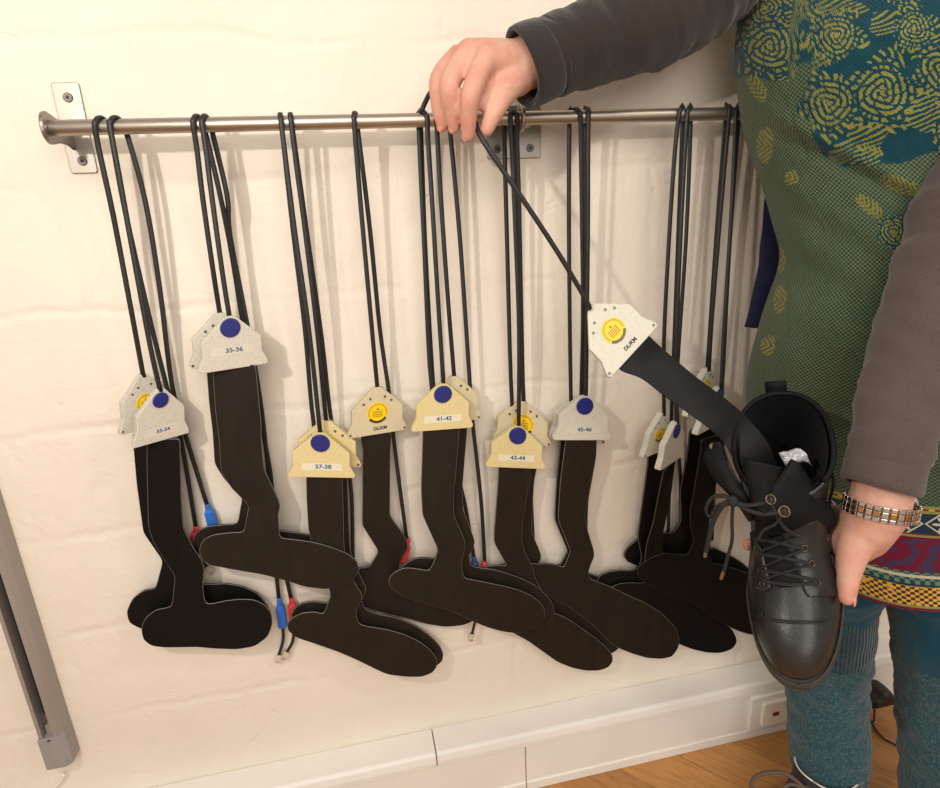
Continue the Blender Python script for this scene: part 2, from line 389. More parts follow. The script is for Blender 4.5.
def casing(root, anchors, y, style, text, mat, yaw=None, plane=None):
    """one moulded housing. anchors: px of bottom-left, bottom-right, apex."""
    bl, brr, ap = anchors
    if plane is None:
        if yaw == 'auto':
            nrm = ray(*bl).cross(ray(*brr)); d = nrm.cross(V((0, 0, 1))).normalized()
            if d.x < 0: d = -d
            if d.y > .72: d = V((.694, .72, 0))
        else: d = V((math.cos(yaw or 0), math.sin(yaw or 0), 0))
        n = d.cross(V((0, 0, 1))).normalized()          # faces the room (-y)
        mid = W((bl[0]+brr[0]+ap[0])/3, (bl[1]+brr[1]+ap[1])/3, y)
    else: mid, n = plane
    pl, pr_, pa = onplane(*bl, mid, n), onplane(*brr, mid, n), onplane(*ap, mid, n)
    if n.dot(CAM-mid) < 0: n = -n
    U = pr_-pl; o = (pl+pr_)/2; Vv = pa-o
    pt = lambda u, v, e=0: o+U*u+Vv*v+n*e
    w = U.length; u1 = U.normalized(); v1 = Vv.normalized()
    bm = bmesh.new(); prism(bm, [pt(u, v) for u, v in SHAPE], -n*TH)
    cs = obj('casing', bm, mat, root, bevel=.0009, ang=50)
    mm = w/.088
    lv = {'35-36': .36, '33-34': .20}.get(text, .25)
    if style == 'disc':
        bm = bmesh.new(); disc(bm, pt(-.01, .785), u1, v1, .0126*mm, n, .0022, 40); obj('button', bm, M['blue'], cs, bevel=.0012, label='round navy blue button')
        bm = bmesh.new(); prism(bm, [pt(-.3, lv-.08, .0003), pt(.3, lv-.08, .0003), pt(.3, lv+.07, .0003), pt(-.3, lv+.07, .0003)], -n*.0004)
        obj('size_label', bm, M['labelstrip_grey'] if mat is M['case_grey'] or mat is M['case_white'] else M['labelstrip'], cs, label='size label reading '+text if text else None)
        if text: bm = text_bm(text, .0082*mm, lambda x, y_: pt(.02, lv, .0006)+u1*x*1.15+v1*y_)
        if text: obj('size_digits', bm, M['ink'], cs)
        for su in (-1, 1):
            pass
    else:
        sc = []
        for su, sv in ((-.455, .06), (.455, .06), (-.23, .68), (-.12, .775), (.12, .79), (.23, .7)):
            bm = bmesh.new(); disc(bm, pt(su, sv), u1, v1, .0019*mm, n, .0005, 14); obj('screw', bm, M['screw'], cs)
        c = pt(.0, .47, .0002)
        bm = bmesh.new(); disc(bm, c, u1, v1, .0157*mm, n, .0005, 48); st = obj('sticker', bm, M['sticker_y'], cs, label='round yellow sticker with printed text and a dark foil rim')
        # printed marks: ring of ticks, lines of small print, dark foil crescent
        bm = bmesh.new()
        for i in range(26):
            a = math.radians(-20+i*220/25); r0, r1 = .0120*mm, .0138*mm; wv = .0005*mm
            er = u1*math.cos(a)+v1*math.sin(a); et = v1*math.cos(a)-u1*math.sin(a)
            prism(bm, [c+er*r0-et*wv+n*.0007, c+er*r0+et*wv+n*.0007, c+er*r1+et*wv+n*.0007, c+er*r1-et*wv+n*.0007], -n*.0002)
        for j, yy in enumerate((.002, -.0005, -.003, -.0055)):
            x = -.0075
            while x < .0070:
                L = random.uniform(.001, .0028); L = min(L, .0075-x)
                q = [c+u1*(x*mm)+v1*((yy+dv)*mm)+n*.0007 for dv in (-.0006, .0006)]; q2 = [c+u1*((x+L)*mm)+v1*((yy+dv)*mm)+n*.0007 for dv in (.0006, -.0006)]
                prism(bm, q+q2, -n*.0002); x += L+.0007
        prism(bm, [c+u1*(-.0018*mm)+v1*(.0045*mm)+n*.0007, c+u1*(.0018*mm)+v1*(.0045*mm)+n*.0007, c+v1*(.008*mm)+n*.0007], -n*.0002)
        obj('print', bm, M['sticker_ink'], st)
        bm = bmesh.new(); o1, o2 = [], []
        for i in range(15):
            a = math.radians(215+i*110/14); o1.append(c+(u1*math.cos(a)+v1*math.sin(a))*.0158*mm+n*.0007); o2.append(c+(u1*math.cos(a)+v1*math.sin(a))*.0122*mm+n*.0007)
        prism(bm, o1+o2[::-1], -n*.0003); obj('foil_rim', bm, M['sticker_d'], st)
        if text: bm = text_bm(text, .0068*mm, lambda x, y_: pt(.04, .13, .0006)+u1*x+v1*y_)
        if text: obj('lettering', bm, M['blackink'], cs)
    return cs, pt, n
def softcut(pts):
    o = []
    n = len(pts)
    for i in range(n):
        a, b, c = pts[i-1], pts[i], pts[(i+1) % n]
        la, lc = math.hypot(a[0]-b[0], a[1]-b[1]), math.hypot(c[0]-b[0], c[1]-b[1])
        ra, rc = min(.3*la, 4)/max(la, 1e-6), min(.3*lc, 4)/max(lc, 1e-6)
        p, q = (b[0]+(a[0]-b[0])*ra, b[1]+(a[1]-b[1])*ra), (b[0]+(c[0]-b[0])*rc, b[1]+(c[1]-b[1])*rc)
        m_ = ((p[0]+q[0])/4+b[0]/2, (p[1]+q[1])/4+b[1]/2)
        o += [p, m_, q]
    return o
def template(root, pts, ytop, yfoot, pytop, pyank, mat=None, t=.0032, rough=2):
    pts = softcut(pts)
    front = []
    for x, y in pts:
        s = max(0, min(1, (y-pytop)/(pyank-pytop)))
        front.append(W(x, y, ytop+(yfoot-ytop)*s))
    bm = bmesh.new(); fs = prism(bm, front, V((0, t, 0)))
    o = obj('foot_template', bm, [mat or M['board'], M['edge_highlight']], root, bevel=.0005, ang=40, bseg=1); o.modifiers['bevel'].material = 1; return o
CR = .0030; CT = .62
def cord(root, front_px, y0, y1, rear_px, yr, yend, name='cord'):
    """front_px: list from casing apex up to the rail loop; rear_px: from below the rail downwards."""
    pts = []
    n = len(front_px)
    for i, (x, y) in enumerate(front_px):
        s = i/(n-1); pts.append(W(x, y, y0+(RY-RR-CR*.7-y0)*s**.6))
    lx, ly = front_px[-1]
    xr = W(lx, ly, RY-RR).x; x2 = W(*rear_px[0], yr).x
    R = RR+CR*CT*.95
    pts.pop()
    loop = []
    for i in range(7):
        a = math.radians(180-i*180/6); s = i/6
        loop.append(V((xr+(x2-xr)*s, RY+R*math.cos(a), RZ+R*math.sin(a))))
    rear = [W(x, y, yr+(yend-yr)*(i/(len(rear_px)-1))) for i, (x, y) in enumerate(rear_px)]
    allp = catmull(pts+loop+rear[1:] if len(rear) > 2 else pts+loop+rear, 5)
    bm = bmesh.new(); tube(bm, allp, CR, 10, ref=V((1, 0, 0)), thin=CT)
    return obj(name, bm, M['cord'], root, smooth=True), rear[-1]
def connector(root, cpx, dpx, y, mat, lab, tail=None):
    """shrink sleeve around the cord end: from cpx to dpx (px), optional tail with a clear modular plug"""
    a, b = W(*cpx, y), W(*dpx, y); L = (b-a).length; d = (b-a).normalized()
    s = d.cross(V((0, -1, 0))).normalized(); q = d.cross(s)
    bm = bmesh.new(); rings = []
    for t, w, h in ((0, .0032, .003), (.1, .0034, .0032), (.22, .0036, .0034), (.34, .0062, .0045), (.9, .0066, .0048), (1, .0058, .004)):
        rings.append([a+d*(t*L)+s*(w*sx)+q*(h*sy) for sx, sy in ((-1, -1), (1, -1), (1, 1), (-1, 1))])
    loft(bm, rings); c = obj('connector', bm, mat, root, bevel=.001, label=lab)
    if tail:
        tp = catmull([b-d*.003]+[W(x, yy, y+.004) for x, yy in tail], 6)
        bm = bmesh.new(); tube(bm, tp, .0024, 8); obj('tail_cord', bm, M['cord'], c, smooth=True)
        e = tp[-1]; dd = (tp[-1]-tp[-4]).normalized(); s = dd.cross(V((0, -1, 0))).normalized(); q = dd.cross(s)
        bm = bmesh.new(); box(bm, e+dd*.005, (.0085, .0065, .012), Matrix((s, q, dd)).transposed()); pl = obj('plug', bm, M['clearplug'], c, bevel=.0008)
        bm = bmesh.new()
        for i in range(4): box(bm, e+dd*.0105+s*(i-1.5)*.0016-q*0, (.0008, .0068, .003), Matrix((s, q, dd)).transposed())
        obj('contacts', bm, M['gold'], c)
    return c
GRP = 'foot gauges hanging on the rail'
def gauge(label, anchors, y, style, text, mat, pts, yfoot, pytop, pyank, front_px, rear_px, yaw=None, yr=None, yend=-.012, tt=.0032, bmat=None):
    o = W(anchors[2][0], anchors[2][1], y); o = V((round(o.x, 3), round(y, 3), round(W(*max(pts, key=lambda p: p[1]), yfoot).z, 3)))
    r = thing('foot_gauge', label, 'foot gauge', o, GRP)
    cs, pt, n = casing(r, anchors, y, style, text, mat, yaw)
    template(r, pts, y+TH*.55, yfoot, pytop, pyank, bmat, t=tt)
    # cord grip where the cord enters the housing
    if front_px:
        ap = anchors[2]
        f = [ap]+front_px[1:]
        f[0] = (ap[0], ap[1]+3)
        cord(r, f, y+TH*.5, 0, rear_px, yr if yr is not None else RY+RR+CR, yend)
    return r
E1 = k(1, (152, -5), (274, -5), (278, 200), (285, 300), (320, 370), (345, 405), (358, 440), (352, 490), (356, 540), (365, 562), (390, 560), (430, 551), (480, 545), (530, 548), (565, 565), (585, 590), (592, 630), (575, 675), (530, 708), (470, 718), (400, 716), (330, 710), (220, 712), (175, 706), (148, 685), (140, 645), (155, 610), (190, 582), (245, 572), (258, 470), (185, 355), (165, 300), (160, 60))
# the front sheet's left edge at the housing
A1 = [(147, 441)]+[p for p in E1[1:-1]]+[(146.7, 460)]
A2 = k(1, (110, -25), (235, -35), (238, 150), (242, 260), (325, 390), (335, 430), (330, 485), (345, 496), (430, 492), (490, 502), (540, 525), (575, 570), (585, 600), (572, 640), (530, 668), (470, 676), (380, 672), (200, 660), (140, 648), (100, 628), (90, 590), (110, 545), (150, 515), (190, 510), (215, 415), (148, 318), (125, 150))
B1 = [(212.5, 371), (255.4, 364)]+k(1, (552, -60), (553, 0), (562, 100), (605, 190), (618, 225), (610, 260), (616, 330), (628, 338), (680, 343), (740, 352), (800, 370), (850, 390), (880, 415), (890, 447), (870, 480), (830, 503), (770, 512), (700, 503), (640, 483), (560, 462), (460, 445), (380, 430), (350, 410), (338, 380), (350, 345), (385, 325), (440, 318), (493, 316), (510, 225), (450, 165), (415, 110))+k(4, (535, 620), (520, 500))
B2 = sh(B1, -6.5, -8)
C1 = [(306, 475), (342.5, 475)]+k(2, (304, 600), (308, 740))+k(3, (322, 190), (345, 255), (372, 295), (378, 320), (350, 378), (362, 424), (395, 435), (430, 440), (480, 448), (540, 465), (600, 490), (650, 525), (680, 560), (685, 595), (665, 625), (620, 642), (560, 642), (480, 632), (430, 610), (360, 575), (280, 540), (180, 505), (110, 483), (75, 455), (68, 430), (90, 400), (130, 380), (180, 375), (220, 385), (248, 310), (240, 275), (180, 150))+k(2, (159, 660), (152, 550))
C2 = sh([(311, 466), (347, 466)], 0, 0)+k(2, (326, 600), (332, 745))+k(3, (350, 190), (392, 272), (393, 290), (375, 332), (388, 365), (440, 385), (520, 400), (590, 430), (650, 470), (695, 515), (709, 548), (705, 575), (685, 595), (640, 605), (560, 595), (470, 570), (380, 530), (290, 495), (180, 455), (100, 420), (85, 390), (100, 360), (130, 340), (180, 332), (238, 342), (258, 270), (248, 235), (200, 120))+k(2, (180, 640), (172, 540))
D1 = k(16, (205, 650))+k(2, (505, 255), (499, 330), (497, 605), (560, 690), (574, 735))+k(3, (548, 140), (525, 190), (540, 220), (600, 250), (700, 290), (790, 340), (828, 380), (835, 412), (790, 431), (720, 438), (640, 426), (560, 402), (440, 374), (385, 356), (340, 330), (300, 290), (290, 250), (310, 215), (360, 197), (405, 193), (445, 130), (385, 35))+k(2, (382, 640), (385, 330))
F_E1 = [(423, 428), (460, 424)]+k(6, (395, -60), (385, 10), (385, 130), (440, 255), (446, 290), (425, 398), (438, 455), (460, 465), (540, 480), (640, 500), (720, 520), (790, 550), (840, 590), (864, 632), (860, 672), (820, 717), (760, 745), (700, 748), (640, 740), (560, 718), (480, 685), (400, 645), (330, 620), (250, 600), (170, 575), (100, 545), (60, 515), (42, 485), (50, 455), (80, 425), (130, 405), (200, 412), (258, 423), (290, 355), (303, 312), (222, 132), (215, -10))
E2 = [(431, 419), (467, 420)]+k(5, (408, 362), (388, 600))+k(6, (430, 0), (435, 105), (496, 265), (490, 300), (463, 342), (478, 396), (530, 409), (600, 415), (680, 440), (760, 470), (830, 510), (880, 560), (910, 610), (911, 652), (882, 700), (830, 728), (700, 710), (560, 660), (420, 610), (280, 560), (150, 510), (105, 470), (100, 430), (110, 405), (140, 380), (180, 358), (230, 352), (288, 360), (330, 300), (250, 130), (245, 0))
F1 = [(498.8, 464), (530, 464)]+k(7, (285, 540))+k(8, (264, 100), (242, 230), (235, 330), (250, 400), (300, 500), (312, 555))+k(9, (190, 130), (255, 250), (310, 270), (370, 310), (440, 360), (500, 410), (528, 445), (531, 477), (510, 505), (470, 520), (410, 522), (340, 508), (270, 480), (200, 430), (130, 380), (70, 348), (-20, 300), (-85, 210), (-110, 140), (-105, 70), (-70, 30), (-20, 25), (20, 27))+k(8, (150, 480), (80, 355), (80, 300), (95, 100))+k(7, (103, 560))
F2 = [(505, 445), (540, 446)]+k(7, (316, 520))+k(8, (305, 10), (290, 290), (345, 420), (342, 450), (320, 480))+k(9, (200, 110), (300, 170), (420, 230), (520, 310), (560, 370), (565, 410), (530, 440), (480, 440), (350, 400), (200, 300), (50, 210), (-70, 130), (-90, 80), (-60, 40), (20, 20), (60, 0))+k(8, (200, 440), (130, 290), (140, 100))
G1 = [(566, 437), (597, 437)]+k(7, (655, 440))+k(8, (625, 0), (610, 100), (590, 205), (605, 280), (640, 390), (645, 430), (615, 500), (611, 535))+k(9, (428, 90), (440, 95), (520, 125), (600, 165), (690, 205), (760, 250), (820, 310), (845, 370), (840, 412), (810, 455), (760, 466), (690, 461), (620, 440), (560, 416), (520, 392), (470, 340), (400, 275), (330, 225), (265, 193), (210, 150), (165, 95), (130, 50), (140, 20), (160, 15))+k(8, (320, 474), (360, 470), (420, 475), (468, 490), (475, 488), (508, 408), (505, 388), (445, 240), (440, 200), (452, 10))
G2 = [(561, 437), (593, 437)]+k(7, (652, 450))+k(8, (612, 110), (607, 200), (607, 290), (628, 390), (630, 430), (600, 500), (597, 530))+sh(k(9, (428, 90), (520, 125), (600, 165), (690, 205), (760, 250), (820, 310), (845, 370), (840, 412), (810, 455), (760, 466), (690, 461), (620, 440), (560, 416), (520, 392), (470, 340), (400, 275), (330, 225), (265, 193), (210, 150)), -3, -6)+[(533, 575)]+k(8, (300, 500), (360, 478), (420, 478), (455, 480), (493, 408), (490, 388), (425, 235), (422, 200), (432, 10))
H1 = [(648, 452), (664, 446)]+k(12, (300, 130), (270, 300), (230, 480), (235, 640), (300, 690))+k(10, (300, 200), (420, 270), (560, 350), (650, 420), (690, 480), (690, 530), (650, 560), (560, 560), (450, 530), (330, 470), (200, 380), (80, 290), (0, 230), (-15, 205), (0, 185), (50, 165), (110, 158), (165, 162), (195, 146))+k(12, (180, 610), (155, 490), (185, 280), (213, 70))
H2 = [(669, 465), (678, 456)]+k(12, (368, 60), (345, 250), (300, 470), (290, 600), (300, 690))+k(10, (330, 240), (480, 320), (560, 372), (640, 425), (690, 465), (712, 510), (715, 535), (692, 570), (630, 591), (560, 589), (480, 570), (415, 545), (300, 470), (180, 380), (80, 300), (50, 262), (65, 243), (100, 228), (160, 222), (215, 226))+k(12, (200, 740), (190, 660), (205, 530), (245, 400), (300, 120), (330, 90))
I1 = [(690, 430), (716, 420)]+k(12, (590, 0), (575, 250), (540, 400), (560, 500), (570, 560))+k(10, (590, 40), (640, 60), (700, 90), (760, 130), (800, 180), (840, 250), (850, 330), (820, 380), (760, 400), (640, 360), (480, 270), (330, 200), (190, 132), (140, 112), (124, 82), (140, 45), (190, 0))+k(12, (155, 502), (240, 470), (315, 466), (358, 466), (400, 405), (395, 230), (440, 0))
I2 = [(701, 440), (727, 432)]+k(12, (640, 0), (600, 180), (565, 370), (540, 560), (560, 600), (575, 630))+k(10, (580, 118), (640, 130), (720, 155), (800, 185), (850, 230), (900, 320), (905, 420), (870, 480), (800, 497), (740, 482), (690, 462), (640, 430), (560, 378), (480, 325), (400, 293), (300, 258), (235, 225), (195, 182), (192, 155), (215, 125), (260, 95), (330, 70))+k(12, (300, 580), (380, 585), (438, 592), (474, 520), (455, 450), (450, 350), (470, 250), (512, 0))
GA2 = gauge('grey housing with yellow sticker, hanging behind the 33-34 gauge at far left', [(120.8, 435.9), (174, 420), (143.5, 374)], -.038, 'sticker', '', M['case_grey'], A2, -.026, 430, 540,
      [(141, 376), (133, 320), (118, 240), (110, 200), (99, 150), (95, 124)], [(112, 136), (126, 215), (150, 320), (166, 384), (181, 440), (196, 528)], 'auto', bmat=M['board_black'])
connector(GA2, (196, 526), (194, 552), -.012, M['red'], 'red connector sleeve', [(200, 560), (207, 567)])
GA1 = gauge('grey housing with blue button marked 33-34, leftmost of the front gauges', [(133.5, 448.8), (189.3, 433), (160.5, 388.5)], -.062, 'disc', '33-34', M['case_grey'], A1, -.046, 442, 540,
      [(158, 388), (150, 345), (128, 225), (118, 170), (110, 124)], [(127, 136), (145, 200), (160, 290), (172, 385), (187, 440), (208, 508)], 'auto', bmat=M['board_black'])
connector(GA1, (207, 504), (213.5, 526), -.012, M['bluecon'], 'blue connector sleeve')
GB2 = gauge('pale grey housing half hidden behind the 35-36 gauge', [(190, 369.6), (259, 359), (220.2, 312.9)], -.046, 'sticker', '', M['case_grey'], B2, -.034, 360, 490,
      [(220, 314), (213, 270), (203, 200), (197, 150), (193, 122)], [(205, 132), (219, 190), (231, 250), (242, 318), (256, 398), (270, 470), (276, 530), (291, 598)], 'auto')
connector(GB2, (291, 598), (294, 620), -.014, M['red'], 'red connector sleeve', [(293, 640), (287, 652)])
GB1 = gauge('pale grey housing with blue button marked 35-36, the highest hanging gauge', [(198.5, 374.4), (268.4, 363.5), (229.8, 316)], -.070, 'disc', '35-36', M['case_grey'], B1, -.056, 367, 500,
      [(229, 318), (222, 270), (211, 190), (206, 150), (202, 122)], [(212, 133), (227, 195), (230, 235), (246, 318), (260, 398), (268, 470), (272, 530), (279, 600)], 'auto')
connector(GB1, (279, 598), (283, 627), -.014, M['bluecon'], 'blue connector sleeve', [(283, 640), (279, 655)])
GC2 = gauge('cream housing half hidden behind the 37-38 gauge', [(294.7, 466), (361.3, 467.4), (326.5, 421.2)], -.044, 'sticker', '', M['case_cream'], C2, -.036, 466, 580,
      [(327, 421), (317, 330), (305, 230), (297, 170), (291, 121)], [(293, 133), (308, 240), (322, 340), (333, 430), (350, 480), (353, 560)])
GC1 = gauge('cream housing with blue button marked 37-38', [(288.6, 477), (355.2, 478.3), (320.6, 433.2)], -.064, 'disc', '37-38', M['case_cream'], C1, -.05, 476, 580,
      [(320, 433), (309, 330), (296, 240), (287, 170), (281, 121)], [(283, 135), (293, 230), (305, 330), (314, 426), (330, 500), (340, 560)])
GD1 = gauge('cream grey housing with whole yellow sticker, hanging alone between 37-38 and 41-42', [(347.6, 439.2), (407, 429.7), (377.6, 387.4)], -.04, 'sticker', 'DL/KM', M['case_warm'], D1, -.024, 436, 560,
      [(376, 388), (372, 330), (362, 220), (357, 160), (354, 121)], [(358, 135), (370, 230), (380, 330), (389, 393), (395, 450), (407, 541)], 'auto')
connector(GD1, (408.5, 538), (402, 562), -.012, M['red'], 'red connector sleeve')
GE2 = gauge('cream housing with a cord hook at its top, behind the 41-42 gauge', [(422, 424.5), (481, 419.5), (454.4, 376.6)], -.046, 'sticker', '', M['case_warm'], E2, -.042, 420, 560,
      [(452.5, 377), (448, 300), (441, 200), (437, 130), (436, 119)], [(449.5, 135), (460, 240), (470, 386), (473, 426), (481, 500), (485, 566)])
connector(GE2, (484, 562), (486, 580), -.03, M['red'], 'red connector sleeve', [(478, 610), (472, 634)])
GE1 = gauge('cream housing with blue button marked 41-42', [(411.5, 432.3), (473, 427.7), (443.7, 384)], -.066, 'disc', '41-42', M['case_cream'], F_E1, -.058, 428, 560,
      [(443, 384), (438, 300), (432, 200), (428, 140), (427, 119)], [(419, 130), (424, 240), (432, 390), (450, 450), (464, 500), (474, 558)])
connector(GE1, (474, 557), (476, 576), -.03, M['bluedark'], 'dark blue connector sleeve')
GF2 = gauge('warm grey housing with yellow sticker behind the 43-44 gauge', [(493.3, 441.3), (551.6, 447.1), (523.5, 401.7)], -.036, 'sticker', '', M['case_warm'], F2, -.022, 446, 570,
      [(525, 402), (521, 300), (519, 200), (517, 140), (517, 118)], [(504, 130), (507, 240), (512, 404), (520, 480), (530, 560)])
GF1 = gauge('cream housing with blue button marked 43-44', [(485.9, 467), (545.2, 469.3), (518.7, 426.5)], -.056, 'disc', '43-44', M['case_cream'], F1, -.036, 467, 570,
      [(519.6, 427), (519, 330), (515, 220), (512, 150), (510, 118)], [(513, 130), (517, 240), (524, 404), (530, 480), (534, 560)])
GG2 = gauge('grey housing just peeping out behind the 45-46 gauge', [(549, 438), (605.2, 444.8), (581, 397)], -.034, 'sticker', '', M['case_grey'], G2, -.016, 440, 570,
      [(583, 397), (583, 320), (582, 220), (581, 150), (580, 116)], [(569, 126), (569, 240), (571, 400), (574, 460), (576, 520)])
GG1 = gauge('pale grey housing with blue button marked 45-46', [(553.2, 440.4), (611, 440.4), (586, 396.3)], -.055, 'disc', '45-46', M['case_grey'], G1, -.029, 440, 570,
      [(587, 396), (587, 320), (588, 220), (588, 150), (588, 115)], [(585, 126), (585, 240), (584, 390), (578, 470), (576, 520)])
GH1 = gauge('edge-on white housing with yellow sticker, left of the turned pair by the boot', [(643, 458.8), (668, 449), (664, 412.7)], -.05, 'sticker', '', M['case_white'], H1, -.022, 455, 570,
      [(664, 412), (664, 340), (669, 240), (675, 150), (679, 109)], [(682, 122), (678, 240), (672, 400), (670, 470), (668, 540)], 'auto', bmat=M['board_black'])
GH2 = gauge('edge-on white housing with blue button in front of the left turned one', [(660, 471.2), (684, 455.5), (677.6, 422)], -.082, 'disc', '', M['case_white'], H2, -.028, 465, 575,
      [(676, 421), (676, 360), (680, 250), (685, 150), (687, 108)], [(690, 121), (686, 240), (676, 400), (680, 470), (682, 540)], 'auto', bmat=M['board_black'])
GI1 = gauge('edge-on white housing with yellow sticker, hanging behind the held black strap', [(687, 418), (714, 402), (709, 368)], -.05, 'sticker', '', M['case_white'], I1, -.017, 430, 560,
      [(709, 368), (712, 320), (720, 220), (727, 140), (729, 107)], [(725, 120), (716, 240), (705, 400), (700, 470), (700, 540)], 'auto', bmat=M['board_black'])
GI2 = gauge('edge-on white housing with blue button half covered by the held black strap', [(697, 436), (727, 420), (721, 387)], -.082, 'disc', '', M['case_white'], I2, -.035, 440, 565,
      [(720, 387), (724, 330), (731, 220), (735, 140), (736, 106)], [(738, 119), (730, 240), (722, 390), (715, 470), (712, 540)], 'auto', bmat=M['board_black'])
# ------------------------------------------------------------------ aluminium track at left, switch and plug on the trunking
def wx(px, py, y=0): return W(px, py, y)
tb = W(62, 768, -.02); tz = W(60, 750, -.03).z
e1 = W(62.5, 730, -.026); x_r = e1.x
e0 = W(38, 745, -.03); 
tr = thing('aluminium_track', 'vertical grey aluminium track with a dark slot on the wall at far left', 'track', (x_r-.016, 0, e0.z-.03))
ztop = 2.3; z0 = e0.z-.048; zc = e0.z+.008
xl_, xr_ = x_r-.033, x_r
prof = [(xl_, 0), (xl_, -.026), (xl_+.003, -.030), (xl_+.0075, -.030), (xl_+.0075, -.009), (xr_-.0125, -.009), (xr_-.0125, -.030), (xr_-.007, -.030), (xr_, -.024), (xr_, 0)]
bm = bmesh.new(); prism(bm, [V((x, y, zc)) for x, y in prof], V((0, 0, ztop-zc))); obj('profile', bm, M['alu'], tr, bevel=.0007)
bm = bmesh.new(); 
for i in range(4): box(bm, (xl_+.0098+i*.0029, -.0105, (zc+.03+ztop)/2), (.0016, .006, ztop-zc-.03))
obj('conductor', bm, M['dark'], tr)
bm = bmesh.new(); prism(bm, [V((x, y, z0)) for x, y in [(xl_-.0005, 0), (xl_-.0005, -.0305), (xr_-.0065, -.0305), (xr_+.0005, -.0245), (xr_+.0005, 0)]], V((0, 0, zc-z0)))
ec = obj('end_cap', bm, M['endcap'], tr, bevel=.001)
bm = bmesh.new(); box(bm, ((xl_+xr_)/2-.0015, -.016, zc+.008), (.0105, .012, .016)); obj('end_insert', bm, M['alu'], ec, bevel=.0006)
bm = bmesh.new(); disc(bm, V((xl_+.0145, -.0304, zc-.004)), V((1, 0, 0)), V((0, 0, 1)), .0022, V((0, -1, 0)), .0006, 16); obj('screw', bm, M['screw'], ec)
bm = bmesh.new(); tube(bm, catmull([W(64, 774, -.012), W(60, 782, -.008), W(52, 790, -.005), W(40, 802, -.004), W(20, 816, -.004)], 6), .0022, 8)
obj('lead', bm, M['white_plastic'], tr, smooth=True)
# illuminated rocker switch
yf = -.0545
a = W(749.5, 694, yf); zc = .061; sx = a.x
sw = thing('wall_switch', 'white square rocker switch with red window on the skirting trunking', 'switch', (sx+.04, yf, zc-.04))
def rsq(cx_, cz_, w, h, r, y):
    o = []
    for (qx, qz, a0) in ((cx_-w/2+r, cz_-h/2+r, 180), (cx_+w/2-r, cz_-h/2+r, 270), (cx_+w/2-r, cz_+h/2-r, 0), (cx_-w/2+r, cz_+h/2-r, 90)):
        for kk in range(5):
            an = math.radians(a0+kk*22.5); o.append(V((qx+r*math.cos(an), y, qz+r*math.sin(an))))
    return o
bm = bmesh.new(); prism(bm, rsq(sx+.043, zc, .086, .076, .004, yf-.008), V((0, .008, 0))); obj('frame', bm, M['white_plastic'], sw, bevel=.002)
bm = bmesh.new(); prism(bm, rsq(sx+.050, zc-.001, .056, .056, .007, yf-.014), V((0, .007, 0))); rk = obj('rocker', bm, M['cream_plastic'], sw, bevel=.003)
bm = bmesh.new(); prism(bm, rsq(sx+.0495, zc-.001, .013, .0085, .001, yf-.0146), V((0, .001, 0))); obj('indicator_window', bm, M['redwin'], rk, label='small red window')
# black plug and its lead on the floor behind the legs
pc = W(878, 692, -.075)
pg = thing('power_plug', 'black plug pushed into the trunking between the woman\'s legs', 'plug', (pc.x, -.055, pc.z-.02))
bm = bmesh.new(); rings = []
for y, s in ((-.0545, .8), (-.06, .95), (-.075, 1.0), (-.09, .9), (-.096, .7)):
    rings.append([V((pc.x+1.12*s*u, y, pc.z-.004+1.12*s*v)) for u, v in [(-.026, -.015), (.024, -.015), (.027, -.006), (.02, .006), (.012, .014), (.004, .017), (-.006, .016), (-.014, .008), (-.026, .002)]])
loft(bm, rings); obj('plug_body', bm, M['plugblack'], pg, bevel=.002)
bm = bmesh.new(); tube(bm, catmull([V((pc.x-.02, -.09, pc.z-.012)), V((pc.x-.035, -.105, .03)), H(862, 712, .004), H(868, 718, .004), H(880, 735, .004), H(890, 742, .004), H(905, 749, .004), H(930, 757, .004), H(990, 770, .004)], 6), .0019, 8); obj('lead', bm, M['plugblack'], pg, smooth=True)
# ------------------------------------------------------------------ the woman
HR = V((RIGHT.x, RIGHT.y, 0)).normalized(); HF = V((FWD.x, FWD.y, 0)).normalized()
def proj(p):
    q = p-CAM; d = q.dot(FWD); return CX+F*q.dot(RIGHT)/d, CY+F*q.dot(DOWN)/d
def mat_skin():
    t = NT('skin'); vec = t.coord()
    n1 = t.noise(vec, 28, 4, .6); n2 = t.noise(vec, 160, 5, .6)
    col = t.ramp(n1, [(.3, lin((214, 170, 150))), (.55, lin((204, 152, 132))), (.75, lin((194, 134, 116)))])
    at = t.n('ShaderNodeAttribute'); at.attribute_name = 'flush'
    col = t.mix(at.outputs['Fac'], col, lin((190, 100, 88)))
    t.set(Base_Color=col, Roughness=.5, Subsurface_Weight=.12, Subsurface_Scale=.01, Specular_IOR_Level=.35)
    t.b.inputs['Subsurface Radius'].default_value = (1, .3, .15)
    wv = t.n('ShaderNodeTexVoronoi'); wv.inputs['Scale'].default_value = 420; wv.feature = 'DISTANCE_TO_EDGE'; t.l(vec, wv.inputs['Vector'])
    h = t.math('ADD', t.math('MULTIPLY', n2, .8), t.math('MULTIPLY', wv.outputs['Distance'], 1.2))
    t.bump(h, .22, .0012); return t.m
M['skin'] = mat_skin()
M['nail'] = plain('fingernail', (222, 150, 130), .3, nscale=100, amt=.05)
def mat_cloth(name, c, c2, scale, bump=.4, rough=.85, nsc=7, sheen=.25, spec=.15):
    t = NT(name); vec = t.coord()
    f = t.noise(vec, scale, 4, .7); g = t.noise(vec, nsc, 4)
    col = t.mix(.5, t.ramp(f, [(.35, lin(c)), (.65, lin(c2))]), t.ramp(g, [(.35, lin(c)), (.65, lin(c2))]))
    t.set(Base_Color=col, Roughness=rough, Specular_IOR_Level=spec, Sheen_Weight=sheen, Sheen_Roughness=.5)
    t.bump(f, bump, .0015); return t.m
